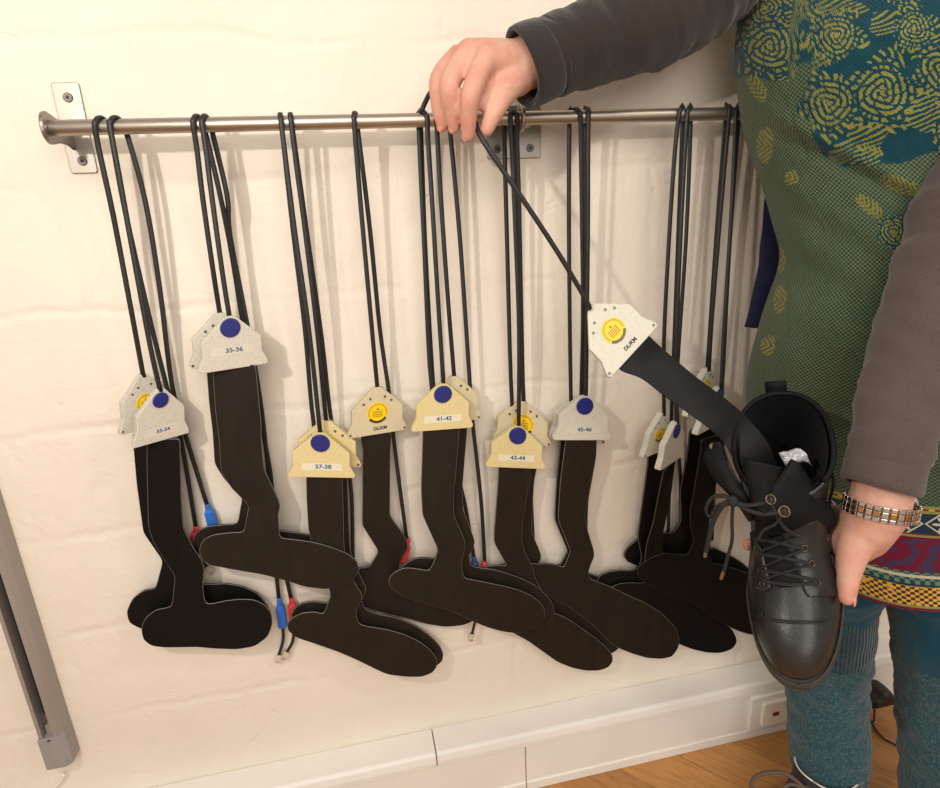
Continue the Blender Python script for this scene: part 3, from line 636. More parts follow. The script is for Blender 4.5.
M['sleeve'] = mat_cloth('charcoal_brown_jersey', (40, 36, 34), (52, 46, 43), 420, .35)
M['sleeve_lit'] = mat_cloth('charcoal_brown_jersey_lit', (74, 64, 60), (90, 78, 73), 420, .35)  # same jersey in a lighter copy: light on the lowered arm put into colour
M['legging'] = mat_cloth('teal_jersey', (6, 58, 76), (12, 72, 90), 300, .15)
def mat_legwarmer():
    t = NT('heathered_teal_knit'); tc = t.n('ShaderNodeTexCoord'); vec = tc.outputs['Object']
    f = t.noise(vec, 330, 5, .75); g = t.noise(vec, 60, 4, .6, 2)
    col = t.ramp(f, [(.3, lin((18, 46, 56))), (.5, lin((46, 80, 88))), (.72, lin((108, 134, 136)))])
    col = t.mix(.35, col, t.ramp(g, [(.35, lin((22, 50, 60))), (.65, lin((48, 82, 90)))]))
    # diagonal cable/lattice knit
    u = t.n('ShaderNodeUVMap'); sp = t.n('ShaderNodeSeparateXYZ'); t.l(u.outputs[0], sp.inputs[0])
    a = t.math('SINE', t.math('MULTIPLY', t.math('ADD', sp.outputs[0], sp.outputs[1]), 210)); b = t.math('SINE', t.math('MULTIPLY', t.math('SUBTRACT', sp.outputs[0], sp.outputs[1]), 210))
    lat = t.math('MAXIMUM', a, b)
    at = t.n('ShaderNodeAttribute'); at.attribute_name = 'rib'
    rib = t.math('SINE', t.math('MULTIPLY', sp.outputs[0], 1150))
    mx = t.n('ShaderNodeMix'); t.l(at.outputs['Fac'], mx.inputs[0]); t.l(t.math('MULTIPLY', lat, .55), mx.inputs[2]); t.l(rib, mx.inputs[3])
    h = t.math('ADD', mx.outputs[0], t.math('MULTIPLY', f, 1.6))
    col = t.mix(t.math('MULTIPLY', at.outputs['Fac'], .55), col, lin((14, 34, 42)))
    t.set(Base_Color=col, Roughness=.95, Specular_IOR_Level=.1, Sheen_Weight=.3); t.bump(h, .6, .0016); return t.m
M['legwarmer'] = mat_legwarmer()

# --- bare body: capsules grown into one surface by a voxel remesh
bb = bmesh.new()
def chain(pts, rr, seg=14):
    pts = [V(p) for p in pts]
    if len(pts) > 2:
        n = 4; dense = catmull(pts, n); rd = []
        for i in range(len(pts)-1):
            for kk in range(n): rd.append(rr[i]+(rr[i+1]-rr[i])*kk/n)
        rd.append(rr[-1])
    else: dense, rd = pts, rr
    tube(bb, dense, rd, seg)
    for p, r in ((dense[0], rd[0]), (dense[-1], rd[-1])):
        ellip(bb, p, (V((r, 0, 0)), V((0, r, 0)), V((0, 0, r))), 14, 9)
WR = P(524, 64, .660)                                   # right wrist
EL = P(690, 0, .690); SH = P(800, -95, .70)
chain([SH, EL], [.042, .036]); chain([EL, P(600, 34, .675), WR], [.036, .033, .0275])
# right hand: back of the hand + four fingers + thumb, pinching the cord over the rail
kn = {'i': P(487, 59, .630), 'm': P(469, 52, .638), 'r': P(458, 57, .650), 'l': P(453, 63, .668)}
for q, r0 in (('i', .0145), ('m', .0138), ('r', .0125), ('l', .0105)):
    mid = WR.lerp(kn[q], .55)+UP*.001
    chain([WR, mid, kn[q]], [.0235, .0185, r0])
chain([P(516, 74, .657), P(502, 76, .650), P(492, 72, .647)], [.0235, .020, .016])
chain([P(486, 64, .645), P(470, 62, .652)], [.016, .014])
chain([kn['i'], P(480, 72, .624), P(471.5, 93, .618), P(468.5, 117, .632), P(468.5, 135, .644)], [.0132, .0118, .0110, .0094, .0076])
chain([kn['m'], P(458, 68, .632), P(449.5, 87, .627), P(452, 110, .640), P(454.5, 127, .652)], [.0126, .0118, .0110, .0094, .0074])
chain([kn['r'], P(446, 68, .646), P(438, 83, .642), P(439, 108, .652), P(442.5, 126, .662)], [.0115, .0108, .0102, .0086, .0068])
chain([kn['l'], P(441, 86, .668), P(446, 106, .676), P(450, 118, .680)], [.009, .0080, .0072, .006])
chain([P(516, 76, .655), P(505, 89, .645), P(494, 111, .642), P(486.5, 130, .647)], [.0205, .0160, .0112, .0078])
chain([P(498, 82, .646), P(484, 74, .640)], [.0135, .0125])   # web of the thumb
chain([P(496, 90, .646), P(484, 92, .636)], [.0105, .0095]); chain([P(491, 103, .644), P(477, 103, .632)], [.0075, .007])
# left arm and hand under the boot
def PL(x, y, d): return P(x, y, d-.030)
WL = PL(878, 508, .632); ELL = P(975, 235, .612); SHL = P(1010, -70, .70)
chain([SHL, ELL], [.044, .038]); chain([ELL, P(911, 380, .606), WL], [.036, .031, .0275])
chain([WL, PL(862, 533, .652)], [.029, .027]); chain([PL(870, 525, .636), PL(853, 542, .656)], [.0235, .0235])
LK = [PL(842, 515, .725), PL(836, 535, .738), PL(832, 555, .740), PL(830, 575, .732)]
for kk, r in zip(LK, (.0125, .013, .0125, .0115)): chain([PL(863, 530, .668), kk], [.020, r])
chain([PL(868, 526, .640), PL(854, 548, .640), PL(848.5, 577, .638), PL(847, 597, .637)], [.0235, .0165, .0110, .0088])
TIPS = [[PL(815, 508, .785), PL(782, 504, .800), PL(762, 508, .795)], [PL(808, 533, .782), PL(772, 540, .790), PL(749, 545, .760)], [PL(806, 556, .770), PL(776, 562, .775), PL(758, 563, .762)], [PL(808, 578, .756), PL(784, 582, .757), PL(770, 584, .752)]]
for kk, tp, r in zip(LK, TIPS, (.0105, .0108, .0102, .009)): chain([kk]+tp, [r, r*.93, r*.85, r*.74])
# trunk, neck, head (above the frame), legs
def tor(px, py, d, hw, hd, yaw=.42):
    c = P(px, py, d); a = HR*math.cos(yaw)-HF*math.sin(yaw); b = HF*math.cos(yaw)+HR*math.sin(yaw)
    return c, a*hw, b*hd
TR = [(884, -105, .690, .055, .052), (884, -80, .690, .115, .058), (885, -45, .690, .150, .078), (885, 0, .690, .154, .095), (877, 60, .70, .152, .118), (876, 120, .71, .143, .112), (882, 180, .72, .130, .100), (890, 255, .735, .121, .096),
      (890, 322, .750, .144, .106), (890, 385, .785, .170, .108), (893, 447, .815, .180, .106), (898, 515, .840, .185, .106), (902, 565, .858, .187, .106)]
rings = []
for t in TR[1:11]:
    c, a, b = tor(*t); rings.append([c+a*.9*math.cos(x)+b*.85*math.sin(x) for x in [2*math.pi*i/28 for i in range(28)]])
loft(bb, rings)
nb = tor(*TR[0])[0]; hd = nb+V((-.02, -.02, .16))
chain([tor(*TR[2])[0], nb, nb+V((-.008, -.008, .08))], [.07, .054, .05])
fd = (HR*-.75-HF*.45+V((0, 0, -.45))).normalized(); sd = fd.cross(V((0, 0, 1))).normalized(); fu = sd.cross(fd)
ellip(bb, hd, (sd*.072, fd*.090, fu*.108), 24, 16); ellip(bb, hd+fd*.035-fu*.045, (sd*.055, fd*.055, fu*.06), 18, 12)
ellip(bb, hd+fd*.088-fu*.02, (sd*.012, fd*.020, fu*.022), 12, 8); ellip(bb, hd+fd*.082-fu*.055, (sd*.022, fd*.009, fu*.008), 12, 8)
for s_ in (-1, 1):
    ellip(bb, hd+sd*.074*s_-fu*.012, (sd*.008, fd*.018, fu*.030), 10, 8); ellip(bb, hd+fd*.078+sd*.03*s_+fu*.022, (sd*.018, fd*.008, fu*.006), 10, 6)
hipc = tor(*TR[10])[0]
LG = [[P(866, 520, .84), P(834, 610, .925), P(826.5, 690, .965), P(828.5, 760, .967), P(827, 790, .967)], [P(925, 520, .82), P(937, 612, .855), P(947, 690, .880), P(949, 770, .885), P(949, 840, .89)]]
for L in LG:
    f_ = V(L[-1]); f_.z = .06
    chain(L[:-1]+[f_], [.066, .046, .045, .036, .033])
woman = thing('person', 'person in green and teal rose-patterned knit dress holding a cord and a boot', 'person', (LG[0][-1].x+.06, LG[0][-1].y, 0))
me = bpy.data.meshes.new('tmp'); bmesh.ops.recalc_face_normals(bb, faces=bb.faces); bb.to_mesh(me); bb.free()
ob = bpy.data.objects.new('tmp', me); COL.objects.link(ob)
md = ob.modifiers.new('r', 'REMESH'); md.mode = 'VOXEL'; md.voxel_size = .0026
md = ob.modifiers.new('s', 'SMOOTH'); md.factor = .5; md.iterations = 5
dg = bpy.context.evaluated_depsgraph_get(); dg.update()
bm = bmesh.new(); bm.from_mesh(ob.evaluated_get(dg).to_mesh()); ob.evaluated_get(dg).to_mesh_clear()
bpy.data.objects.remove(ob); bpy.data.meshes.remove(me)
fl = bm.verts.layers.float.new('flush')
red = [(p, .012) for p in (kn['i'], kn['m'], kn['r'], P(470, 93, .622), P(449, 87, .628), P(437, 84, .644))]+[(p, .013) for p in (P(468.5, 136, .64), P(454, 130, .65), P(441, 128, .66), P(847, 600, .605), P(752, 546, .735))]
for v in bm.verts:
    f_ = 0
    for p, r in red:
        dd = (v.co-p).length
        if dd < r*1.8: f_ = max(f_, .32*(1-dd/(r*1.8)))
    v[fl] = f_
body = obj('body', bm, M['skin'], woman, smooth=True)
def nail(tip, prev, n, w=.0058, L=.0095, r=.0068):
    d = (tip-prev).normalized(); n = (n-d*n.dot(d)).normalized(); s = d.cross(n)
    bm = bmesh.new(); ellip(bm, tip+n*(r*.80)+d*.0015, (s*w, d*L*.62, n*.0016), 14, 8); obj('fingernail', bm, M['nail'], woman, smooth=True)
nail(P(468.5, 134, .645), P(468.5, 118, .634), -FWD-UP*.5+RIGHT*-.9, .0046, .0085, .0074); nail(P(454.5, 126, .652), P(452, 110, .640), -FWD+RIGHT*-.8, .0044, .008, .0072); nail(P(442.5, 125, .662), P(439, 108, .652), -FWD+RIGHT*-.8, .0042, .0075, .0068)
nail(P(847, 597.5, .607), P(848.5, 578, .608), -FWD+RIGHT*1.3, .0058, .0105, .0086)

# --- dress
def interp(tab, s):
    i = max(0, min(len(tab)-2, int(s))); f_ = s-i
    p0, p1, p2, p3 = tab[max(i-1, 0)], tab[i], tab[i+1], tab[min(i+2, len(tab)-1)]
    return [.5*(2*b+(c-a)*f_+(2*a-5*b+4*c-d)*f_*f_+(3*b-a-3*c+d)*f_**3) for a, b, c, d in zip(p0, p1, p2, p3)]
NC, NR = 460, 540
bm = bmesh.new(); uvl = bm.loops.layers.uv.new('UVMap'); cl = bm.verts.layers.float_color.new('motif')
ROSES = [(769, 47, 29), (829, 104, 29), (882, 93, 33), (914, 29, 20), (943, 68, 30), (836, 36, 24), (765, 8, 22), (893, 232, 17), (960, 130, 26), (800, -12, 24), (905, -15, 20)]
BOUND = [(735, 76), (765, 80), (790, 84), (800, 62), (812, 62), (806, 105), (806, 130), (825, 155), (845, 168), (880, 165), (910, 160), (945, 150), (1000, 140), (1300, 130)]
LEAVES = [(757, 88, 16, 8, .9), (765, 145, 9, 18, .1), (792, 178, 7, 9, .4), (780, 300, 6, 16, .1), (768, 345, 7, 10, .3), (868, 205, 16, 8, .7), (900, 185, 22, 8, .4), (870, 150, 14, 5, .3), (780, 260, 5, 12, 0)]
def bnd(x):
    for (x0, y0), (x1, y1) in zip(BOUND, BOUND[1:]):
        if x0 <= x <= x1: return y0+(y1-y0)*(x-x0)/(x1-x0+1e-9)
    return BOUND[0][1] if x < BOUND[0][0] else BOUND[-1][1]
def motif(p):
    """r: rose/leaf line amount, g: yoke (plain teal) amount, b: height code of the hem bands"""
    x, y = proj(p); nz = noise.noise(p*45); nz2 = noise.noise(p*120+V((3, 1, 7)))
    yoke = 1 if y < bnd(x)+6*nz else 0
    rose = 0
    for cx_, cy_, R in ROSES:
        dx, dy = x-cx_, (y-cy_)*1.02; rr = math.hypot(dx, dy)
        an = math.atan2(dy, dx); rim = R*(1+.13*math.sin(5*an+cx_)+.12*nz)
        if rr < rim:
            yoke = 1
            ph = rr/R*4.6+.22*math.sin(3*an+cx_)+an/(2*math.pi)+.22*nz
            ring = (ph % 1) < .56
            petal = math.sin(an*7+rr*.25+3*nz) > -.9
            rose = 1 if (ring and petal) or rr < 2.2 else 0
            if rr > R*.74 and math.sin(an*24+nz2*3) > .3: rose = 0
            return rose, yoke
        elif rr < rim*1.22 and yoke and math.sin(an*22+rr*.4+5*nz) > .35 and nz > -.1: rose = 1
    for cx_, cy_, a_, b_, th in LEAVES:
        dx, dy = x-cx_, y-cy_; u_ = dx*math.cos(th)+dy*math.sin(th); w_ = -dx*math.sin(th)+dy*math.cos(th)
        e = (u_/a_)**2+(w_/b_)**2
        if e < 1+.4*nz and math.sin(u_*1.1+abs(w_)*1.2) > -.25: rose = 1; yoke = max(yoke, .0)
    if yoke and not rose:
        if math.sin(x*.55+y*1.3+6*nz) > .25 and noise.noise(p*26+V((9, 2, 2))) > .18: rose = 1
    return rose, yoke
grid = []
for j in range(NC):
    th0 = 2*math.pi*j/NC; th = th0-.5*math.sin(th0+math.pi/2)
    col = []
    # scoop neckline: front is th = -pi/2
    fr = math.cos(th+math.pi/2+.02)
    neck = max(0, (fr-.80)/.20); s0 = .55+2.78*(neck**.55)*(1 if neck > 0 else 0)
    if neck <= 0: s0 = .55
    for i in range(NR+1):
        s = s0+(len(TR)-1-s0)*i/NR
        px, py, d, hw, hd_ = interp(TR, s)
        c, a, b = tor(px, py, d, hw, hd_)
        ct, st = math.cos(th), math.sin(th)
        # bust, folds
        k_ = 1.0
        bust = math.exp(-((s-4.35)/.95)**2)*max(0, -st)
        k_ += .065*bust*(math.exp(-((ct-.42)/.36)**2)+math.exp(-((ct+.42)/.36)**2))
        p = c+a*ct*k_+b*st*k_
        n_ = (a.normalized()*ct+b.normalized()*st).normalized()
        fold = 0
        q1, q2 = proj(p)
        for (x0, y0, sl, amp, wd) in ((800, 145, .50, .006, 9), (800, 215, .62, .0028, 14), (790, 262, .55, .003, 16), (800, 340, .6, .0022, 20), (780, 405, .5, .002, 22)):
            dd = (q2-(y0+sl*(q1-x0))); fold -= amp*math.exp(-(dd/wd)**2)*(1 if -st > 0 else .3)*min(1, max(0, (q1-750)/50))
            fold += amp*.8*math.exp(-((dd+wd*1.8)/(wd*1.1))**2)*min(1, max(0, (q1-750)/50))
        fold += .003*noise.noise(V((ct*2, st*2, s*.8)))
        if s > 9: fold += .006*math.sin(th*7+1)*(s-9)/3
        col.append(bm.verts.new(p+n_*fold))
    grid.append(col)
bm.verts.index_update()
zh = TR[-1]
for j in range(NC):
    bot = grid[j][-1].co.z
    for i, v in enumerate(grid[j]):
        h_ = v.co.z-bot
        if h_ < .16: r, g = 0, 0
        else: r, g = motif(v.co)
        v[cl] = (r, g, min(1, h_/.2), 1)
circ = .95
for j in range(NC):
    j2 = (j+1) % NC
    for i in range(NR):
        f_ = bm.faces.new((grid[j][i], grid[j2][i], grid[j2][i+1], grid[j][i+1])); f_.smooth = True
        for lp, (jj, ii) in zip(f_.loops, ((j, i), (j+1, i), (j+1, i+1), (j, i+1))):
            th0 = 2*math.pi*jj/NC; lp[uvl].uv = ((th0-.5*math.sin(th0+math.pi/2))/(2*math.pi)*circ, lp.vert.co.z*1.02)
def mat_dress():
    t = NT('jacquard_knit'); u = t.n('ShaderNodeUVMap'); sp = t.n('ShaderNodeSeparateXYZ'); t.l(u.outputs[0], sp.inputs[0])
    at = t.n('ShaderNodeAttribute'); at.attribute_name = 'motif'; sc = t.n('ShaderNodeSeparateColor'); t.l(at.outputs['Color'], sc.inputs[0])
    vec = u.outputs[0]
    # stitch check for the tweed ground
    ck = t.n('ShaderNodeTexChecker'); ck.inputs['Scale'].default_value = 360; 
    mp = t.n('ShaderNodeMapping'); mp.inputs['Scale'].default_value = (1, 1.15, 1); t.l(vec, mp.inputs['Vector'])
    wob = t.n('ShaderNodeMix', data_type='VECTOR'); 
    t.l(mp.outputs[0], ck.inputs['Vector'])
    nf = t.noise(vec, 55, 4, .7); nm = t.noise(vec, 9, 3)
    green = t.ramp(nm, [(.35, lin((84, 98, 68))), (.65, lin((102, 110, 74)))]); dark = t.ramp(nf, [(.35, lin((30, 54, 52))), (.65, lin((44, 68, 63)))])
    tweed = t.mix(ck.outputs['Fac'], dark, green)
    teal = t.ramp(nf, [(.3, lin((12, 52, 64))), (.7, lin((20, 66, 76)))])
    base = t.mix(sc.outputs[1], tweed, teal)
    olive = t.ramp(nf, [(.3, lin((108, 110, 50))), (.7, lin((134, 130, 68)))])
    rmask = t.n('ShaderNodeMapRange', interpolation_type='SMOOTHSTEP'); rmask.inputs['From Min'].default_value = .35; rmask.inputs['From Max'].default_value = .65
    t.l(sc.outputs[0], rmask.inputs['Value'])
    base = t.mix(rmask.outputs[0], base, olive)
    # hem bands by height (b = h / 0.2 m)
    h = t.math('MULTIPLY', sc.outputs[2], .2)
    def stitch(sx, sy, ox=0):
        c_ = t.n('ShaderNodeTexChecker'); c_.inputs['Scale'].default_value = 1
        m_ = t.n('ShaderNodeMapping'); m_.inputs['Scale'].default_value = (sx, sy, 0); m_.inputs['Location'].default_value = (ox, .3, .5); 
        cb = t.n('ShaderNodeCombineXYZ'); t.l(sp.outputs[0], cb.inputs[0]); t.l(h, cb.inputs[1]); t.l(cb.outputs[0], m_.inputs['Vector']); t.l(m_.outputs[0], c_.inputs['Vector'])
        return c_.outputs['Fac']
    burg = lin((104, 22, 48)); navy = lin((24, 50, 66)); gold = lin((204, 158, 66)); tealb = lin((18, 70, 84)); white = lin((190, 182, 160)); oli = lin((132, 132, 72)); plum = lin((62, 50, 82))
    hv = t.n('ShaderNodeCombineXYZ'); t.l(sp.outputs[0], hv.inputs[0]); t.l(h, hv.inputs[1])
    vo = t.n('ShaderNodeTexVoronoi'); vo.inputs['Scale'].default_value = 16; vo.inputs['Randomness'].default_value = .35; t.l(hv.outputs[0], vo.inputs['Vector'])
    rs = t.math('GREATER_THAN', t.math('SINE', t.math('ADD', t.math('MULTIPLY', vo.outputs['Distance'], 34), t.math('MULTIPLY', t.noise(hv.outputs[0], 90, 3), 7))), .15)
    rosep = t.mix(rs, burg, plum)
    # star flowers in the teal band
    ux = t.math('SUBTRACT', t.math('FRACT', t.math('DIVIDE', sp.outputs[0], .036)), .5); ux = t.math('MULTIPLY', ux, .036)
    uy = t.math('SUBTRACT', h, .1215)
    rad = t.math('SQRT', t.math('ADD', t.math('MULTIPLY', ux, ux), t.math('MULTIPLY', uy, uy)))
    ang = t.math('ARCTAN2', uy, ux)
    pet = t.math('LESS_THAN', rad, t.math('ADD', .0065, t.math('MULTIPLY', t.math('COSINE', t.math('MULTIPLY', ang, 6)), .0045)))
    cen = t.math('LESS_THAN', rad, .0036)
    vee = t.math('LESS_THAN', t.math('ABSOLUTE', t.math('SUBTRACT', t.math('ABSOLUTE', uy), t.math('SUBTRACT', .0165, t.math('ABSOLUTE', ux)))), .0012)
    flo = t.mix(vee, navy, white); flo = t.mix(pet, flo, white); flo = t.mix(cen, flo, gold)
    goldband = t.mix(stitch(260, 260), gold, lin((58, 44, 40)))
    goldband = t.mix(t.math('GREATER_THAN', nf, .56), goldband, gold)
    greenrow = t.mix(stitch(230, 110), tealb, lin((104, 126, 92)))
    bands = [(.004, burg), (.007, oli), (.034, goldband), (.037, navy), (.046, greenrow), (.050, white), (.054, greenrow), (.100, rosep), (.103, burg), (.106, oli), (.108, burg), (.135, flo), (.138, oli), (.141, t.mix(stitch(200, 200), burg, gold)), (.145, oli)]
    col = base
    for top, c_ in reversed(bands):
        col = t.mix(t.math('LESS_THAN', h, top), col, c_)
    t.set(Base_Color=col, Roughness=.92, Specular_IOR_Level=.12, Sheen_Weight=.15)
    kn_ = t.math('MULTIPLY', t.math('SINE', t.math('MULTIPLY', sp.outputs[0], 1600)), t.math('SINE', t.math('MULTIPLY', sp.outputs[1], 1500)))
    hh = t.math('ADD', t.math('MULTIPLY', kn_, .5), t.math('ADD', t.math('MULTIPLY', rmask.outputs[0], .5), nf))
    t.bump(hh, .5, .0012); return t.m
M['dress'] = mat_dress()
neckline = [grid[j][0].co.copy() for j in range(NC)]
dress = obj('knit_dress', bm, M['dress'], woman, label='green and teal knit dress with rose motifs and patterned hem')
for p in dress.data.polygons: p.use_smooth = True
md = dress.modifiers.new('sol', 'SOLIDIFY'); md.thickness = .002; md.offset = -1
bm = bmesh.new(); cp = [neckline[j % NC] for j in range(0, NC, 2)]
vr = []
tube(bm, cp+[cp[0]], .0042, 8); 
def mat_coll():
    t = NT('coral_collar_knit'); vec = t.coord(); f = t.noise(vec, 300, 3)
    t.set(Base_Color=t.ramp(f, [(.42, lin((164, 54, 40))), (.56, lin((206, 92, 70))), (.63, lin((226, 200, 178)))]), Roughness=.9); t.bump(f, .6, .002); return t.m
M['collar'] = mat_coll()
obj('collar', bm, M['collar'], woman, smooth=True, label='coral red knitted neckline edge')

# --- jersey sleeves with folded cuffs
def sleeve(path, radii, cuff_n, mat, seed, lab, oval=1.0):
    pts = catmull(path, 14); n = len(pts); rd = []
    for i in range(n):
        s = i/(n-1)*(len(radii)-1); a = min(int(s), len(radii)-2); rd.append(radii[a]+(radii[a+1]-radii[a])*(s-a))
    bm = bmesh.new(); rings = []
    t0 = (pts[1]-pts[0]).normalized(); nrm = t0.orthogonal().normalized()
    for i, p in enumerate(pts):
        t = (pts[min(i+1, n-1)]-pts[max(0, i-1)]).normalized(); nrm = (nrm-t*nrm.dot(t)).normalized(); bi = t.cross(nrm); ring = []
        for k_ in range(48):
            a = 2*math.pi*k_/48; d = nrm*math.cos(a)+bi*math.sin(a)
            q = p+d*rd[i]
            w_ = noise.noise(V((d.x*1.3+seed, d.y*1.3, i*.22)))*.0032+noise.noise(V((d.x*3, d.y*3+seed, i*.6+d.z*2)))*.0015
            # gathered folds at the elbow
            el = math.exp(-((i/(n-1)-.60)/.13)**2); w_ += el*.006*noise.noise(V((i*.62+d.dot(UP)*1.2, d.x*.8, seed*3)))
            ring.append(q+d*w_)
        rings.append(ring)
    loft(bm, rings, False, False)
    o = obj('sleeve', bm, mat, woman, smooth=True, label=lab)
    md = o.modifiers.new('sol', 'SOLIDIFY'); md.thickness = .0018; md.offset = -1
    # cuff: folded-back band with a rolled edge
    bm = bmesh.new(); rings = []
    p0 = pts[0]; t = (pts[2]-pts[0]).normalized(); nrm = t.orthogonal().normalized(); bi = t.cross(nrm); Lc = cuff_n
    prof = [(-.0004, .0052), (-.0022, .001), (-.0012, -.0028), (.004, .0018-.0045), (Lc*.3, .0030), (Lc*.7, .0036), (Lc*.97, .0032), (Lc, .0022), (Lc+.0005, -.002)]
    prof = [(.012, -.0030), (.002, -.0026), (-.0022, .0000), (-.0015, .0028), (.004, .0036), (Lc*.5, .0040), (Lc*.9, .0034), (Lc, .0024), (Lc+.001, -.001)]
    for z_, e in prof:
        ring = []
        for k_ in range(56):
            a = 2*math.pi*k_/56; d = nrm*math.cos(a)+bi*math.sin(a)
            ring.append(p0+t*(z_+.003*math.sin(a*2+seed)*(1 if z_ > Lc*.4 else .6))+d*(rd[0]+e+.0015*noise.noise(V((d.x*2, d.y*2+seed, z_*60)))))
        rings.append(ring)
    loft(bm, rings, False, False); 
    c_ = obj('cuff', bm, mat, o, smooth=True)
    # stitched seam line round the cuff
    bm = bmesh.new(); ring = []
    for k_ in range(57):
        a = 2*math.pi*k_/56; d = nrm*math.cos(a)+bi*math.sin(a); ring.append(p0+t*(Lc*1.25)+d*(rd[0]+.0016))
    tube(bm, ring, .0011, 6); obj('seam', bm, mat, o, smooth=True)
    return o
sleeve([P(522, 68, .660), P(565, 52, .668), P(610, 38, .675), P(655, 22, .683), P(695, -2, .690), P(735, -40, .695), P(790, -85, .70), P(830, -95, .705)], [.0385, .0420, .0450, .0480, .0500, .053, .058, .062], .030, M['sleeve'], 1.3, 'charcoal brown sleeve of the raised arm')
sleeve([P(880, 487, .592), P(892, 440, .595), P(909, 380, .602), P(928, 325, .608), P(953, 255, .610), P(985, 170, .615), P(1003, 60, .65), P(1006, -40, .69), P(985, -80, .70)], [.0315, .0372, .0420, .0455, .0480, .051, .054, .058, .06], .034, M['sleeve_lit'], 4.1, 'charcoal brown sleeve of the lowered arm, coloured as if brightly lit')

# --- steel link watch on the left wrist
wc = P(880.5, 507, .600); wt = (P(886, 488, .592)-WL).normalized()
wt = (P(893, 440, .592)-P(878, 512, .604)).normalized()
wn = (-FWD-wt*(-FWD).dot(wt)).normalized(); wb = wt.cross(wn)
M['chrome'] = plain('polished_steel', (214, 208, 198), .16, 1.0, 100, .05)
M['goldlink'] = plain('gold_tone_link', (206, 160, 96), .2, 1.0, 100, .05)
wrad = .0315
bm1 = bmesh.new(); bm2 = bmesh.new()
for i in range(30):
    a = 2*math.pi*i/30; d = wn*math.cos(a)*.94+wb*math.sin(a)*1.05; td = (wb*math.cos(a)-wn*math.sin(a)).normalized(); dn = d.normalized()
    R_ = Matrix((td, wt, dn)).transposed()
    for off, w_, tgt in ((-.0056, .0042, bm1), (0, .0056, bm2 if i % 2 else bm1), (.0056, .0042, bm1)):
        box(tgt, wc+d*wrad+wt*off, (.0054, w_, .0024), R_)
wa = obj('watch', bm1, M['chrome'], woman, bevel=.0006, label='steel link wristwatch'); obj('centre_links', bm2, M['goldlink'], wa, bevel=.0006)
a = math.radians(118); d = wn*math.cos(a)*.94+wb*math.sin(a)*1.05; dn = d.normalized()
bm = bmesh.new(); td = dn.cross(wt)
disc(bm, wc+d*wrad, wt, td, .0155, dn, .006, 32); obj('watch_case', bm, M['chrome'], wa, bevel=.001)

# --- leggings, leg warmers, shoes
def legtube(name, path, radii, mat, lab, seed=0, rib=None, wob=.003):
    pts = catmull(path, 12); n = len(pts); rd = []
    for i in range(n):
        s = i/(n-1)*(len(radii)-1); a = min(int(s), len(radii)-2); f_ = s-a; rd.append(radii[a]+(radii[a+1]-radii[a])*(f_*f_*(3-2*f_)))
    bm = bmesh.new(); uvl = bm.loops.layers.uv.new('UVMap'); ra = bm.verts.layers.float.new('rib'); rings = []
    ln = 0; us = []
    for i, p in enumerate(pts):
        if i: ln += (pts[i]-pts[i-1]).length
        us.append(ln); ring = []
        for k_ in range(64):
            a = 2*math.pi*k_/64; d = HR*math.cos(a)+HF*math.sin(a)
            w_ = wob*noise.noise(V((d.x*1.5+seed, d.y*1.5, i*.35)))+wob*.6*noise.noise(V((d.x*2, d.y*2+seed, i*.9)))
            v = bm.verts.new(p+d*(rd[i]+w_)); v[ra] = (rib(i/(n-1)) if rib else 0); ring.append(v)
        rings.append(ring)
    for i in range(n-1):
        for k_ in range(64):
            f_ = bm.faces.new((rings[i][k_], rings[i][(k_+1) % 64], rings[i+1][(k_+1) % 64], rings[i+1][k_])); f_.smooth = True
            for lp, (kk, ii) in zip(f_.loops, ((k_, i), (k_+1, i), (k_+1, i+1), (k_, i+1))): lp[uvl].uv = (kk/64*.36, us[ii])
    o = obj(name, bm, mat, woman, label=lab)
    for p in o.data.polygons: p.use_smooth = True
    md = o.modifiers.new('sol', 'SOLIDIFY'); md.thickness = .002; md.offset = -1
    return o
La, Lb = LG
def dn(v, z): v = V(v); v.z = z; return v
legtube('legging', [P(864, 530, .86), P(848, 575, .89), La[1], La[2], P(828, 740, .967)], [.072, .062, .054, .050, .044], M['legging'], 'teal legging of the leg behind the boot', 1)
legtube('legging', [P(924, 530, .83), P(933, 575, .845), Lb[1], Lb[2], P(949, 740, .882)], [.088, .074, .0625, .056, .045], M['legging'], 'teal legging of the right-hand leg', 2)
legtube('leg_warmer', [P(838, 560, .905), P(831, 640, .945), La[2], P(828.5, 735, .967), P(828, 762, .967), P(827.5, 772, .967)], [.057, .0585, .0585, .0580, .055, .053], M['legwarmer'], 'heathered teal knitted leg warmer below the boot', 3, rib=lambda s: 1 if s < .22 else (.35 if s > .9 else 0), wob=.0035)
legtube('leg_warmer', [P(944, 645, .872), P(948, 690, .882), P(950, 740, .885), P(950, 790, .89), P(949, 850, .895)], [.0655, .066, .066, .063, .058], M['legwarmer'], 'heathered teal knitted leg warmer at the right edge', 8, wob=.004)
M['shoe'] = plain('black_shoe_nubuck', (30, 28, 28), .6, nscale=80)
M['lace_br'] = plain('brown_shoelace', (92, 76, 66), .8, nscale=300, bump=.3, bscale=500)
M['piping'] = plain('pale_piping', (214, 206, 190), .6)
M['rubber'] = plain('black_rubber_sole', (24, 22, 22), .7)
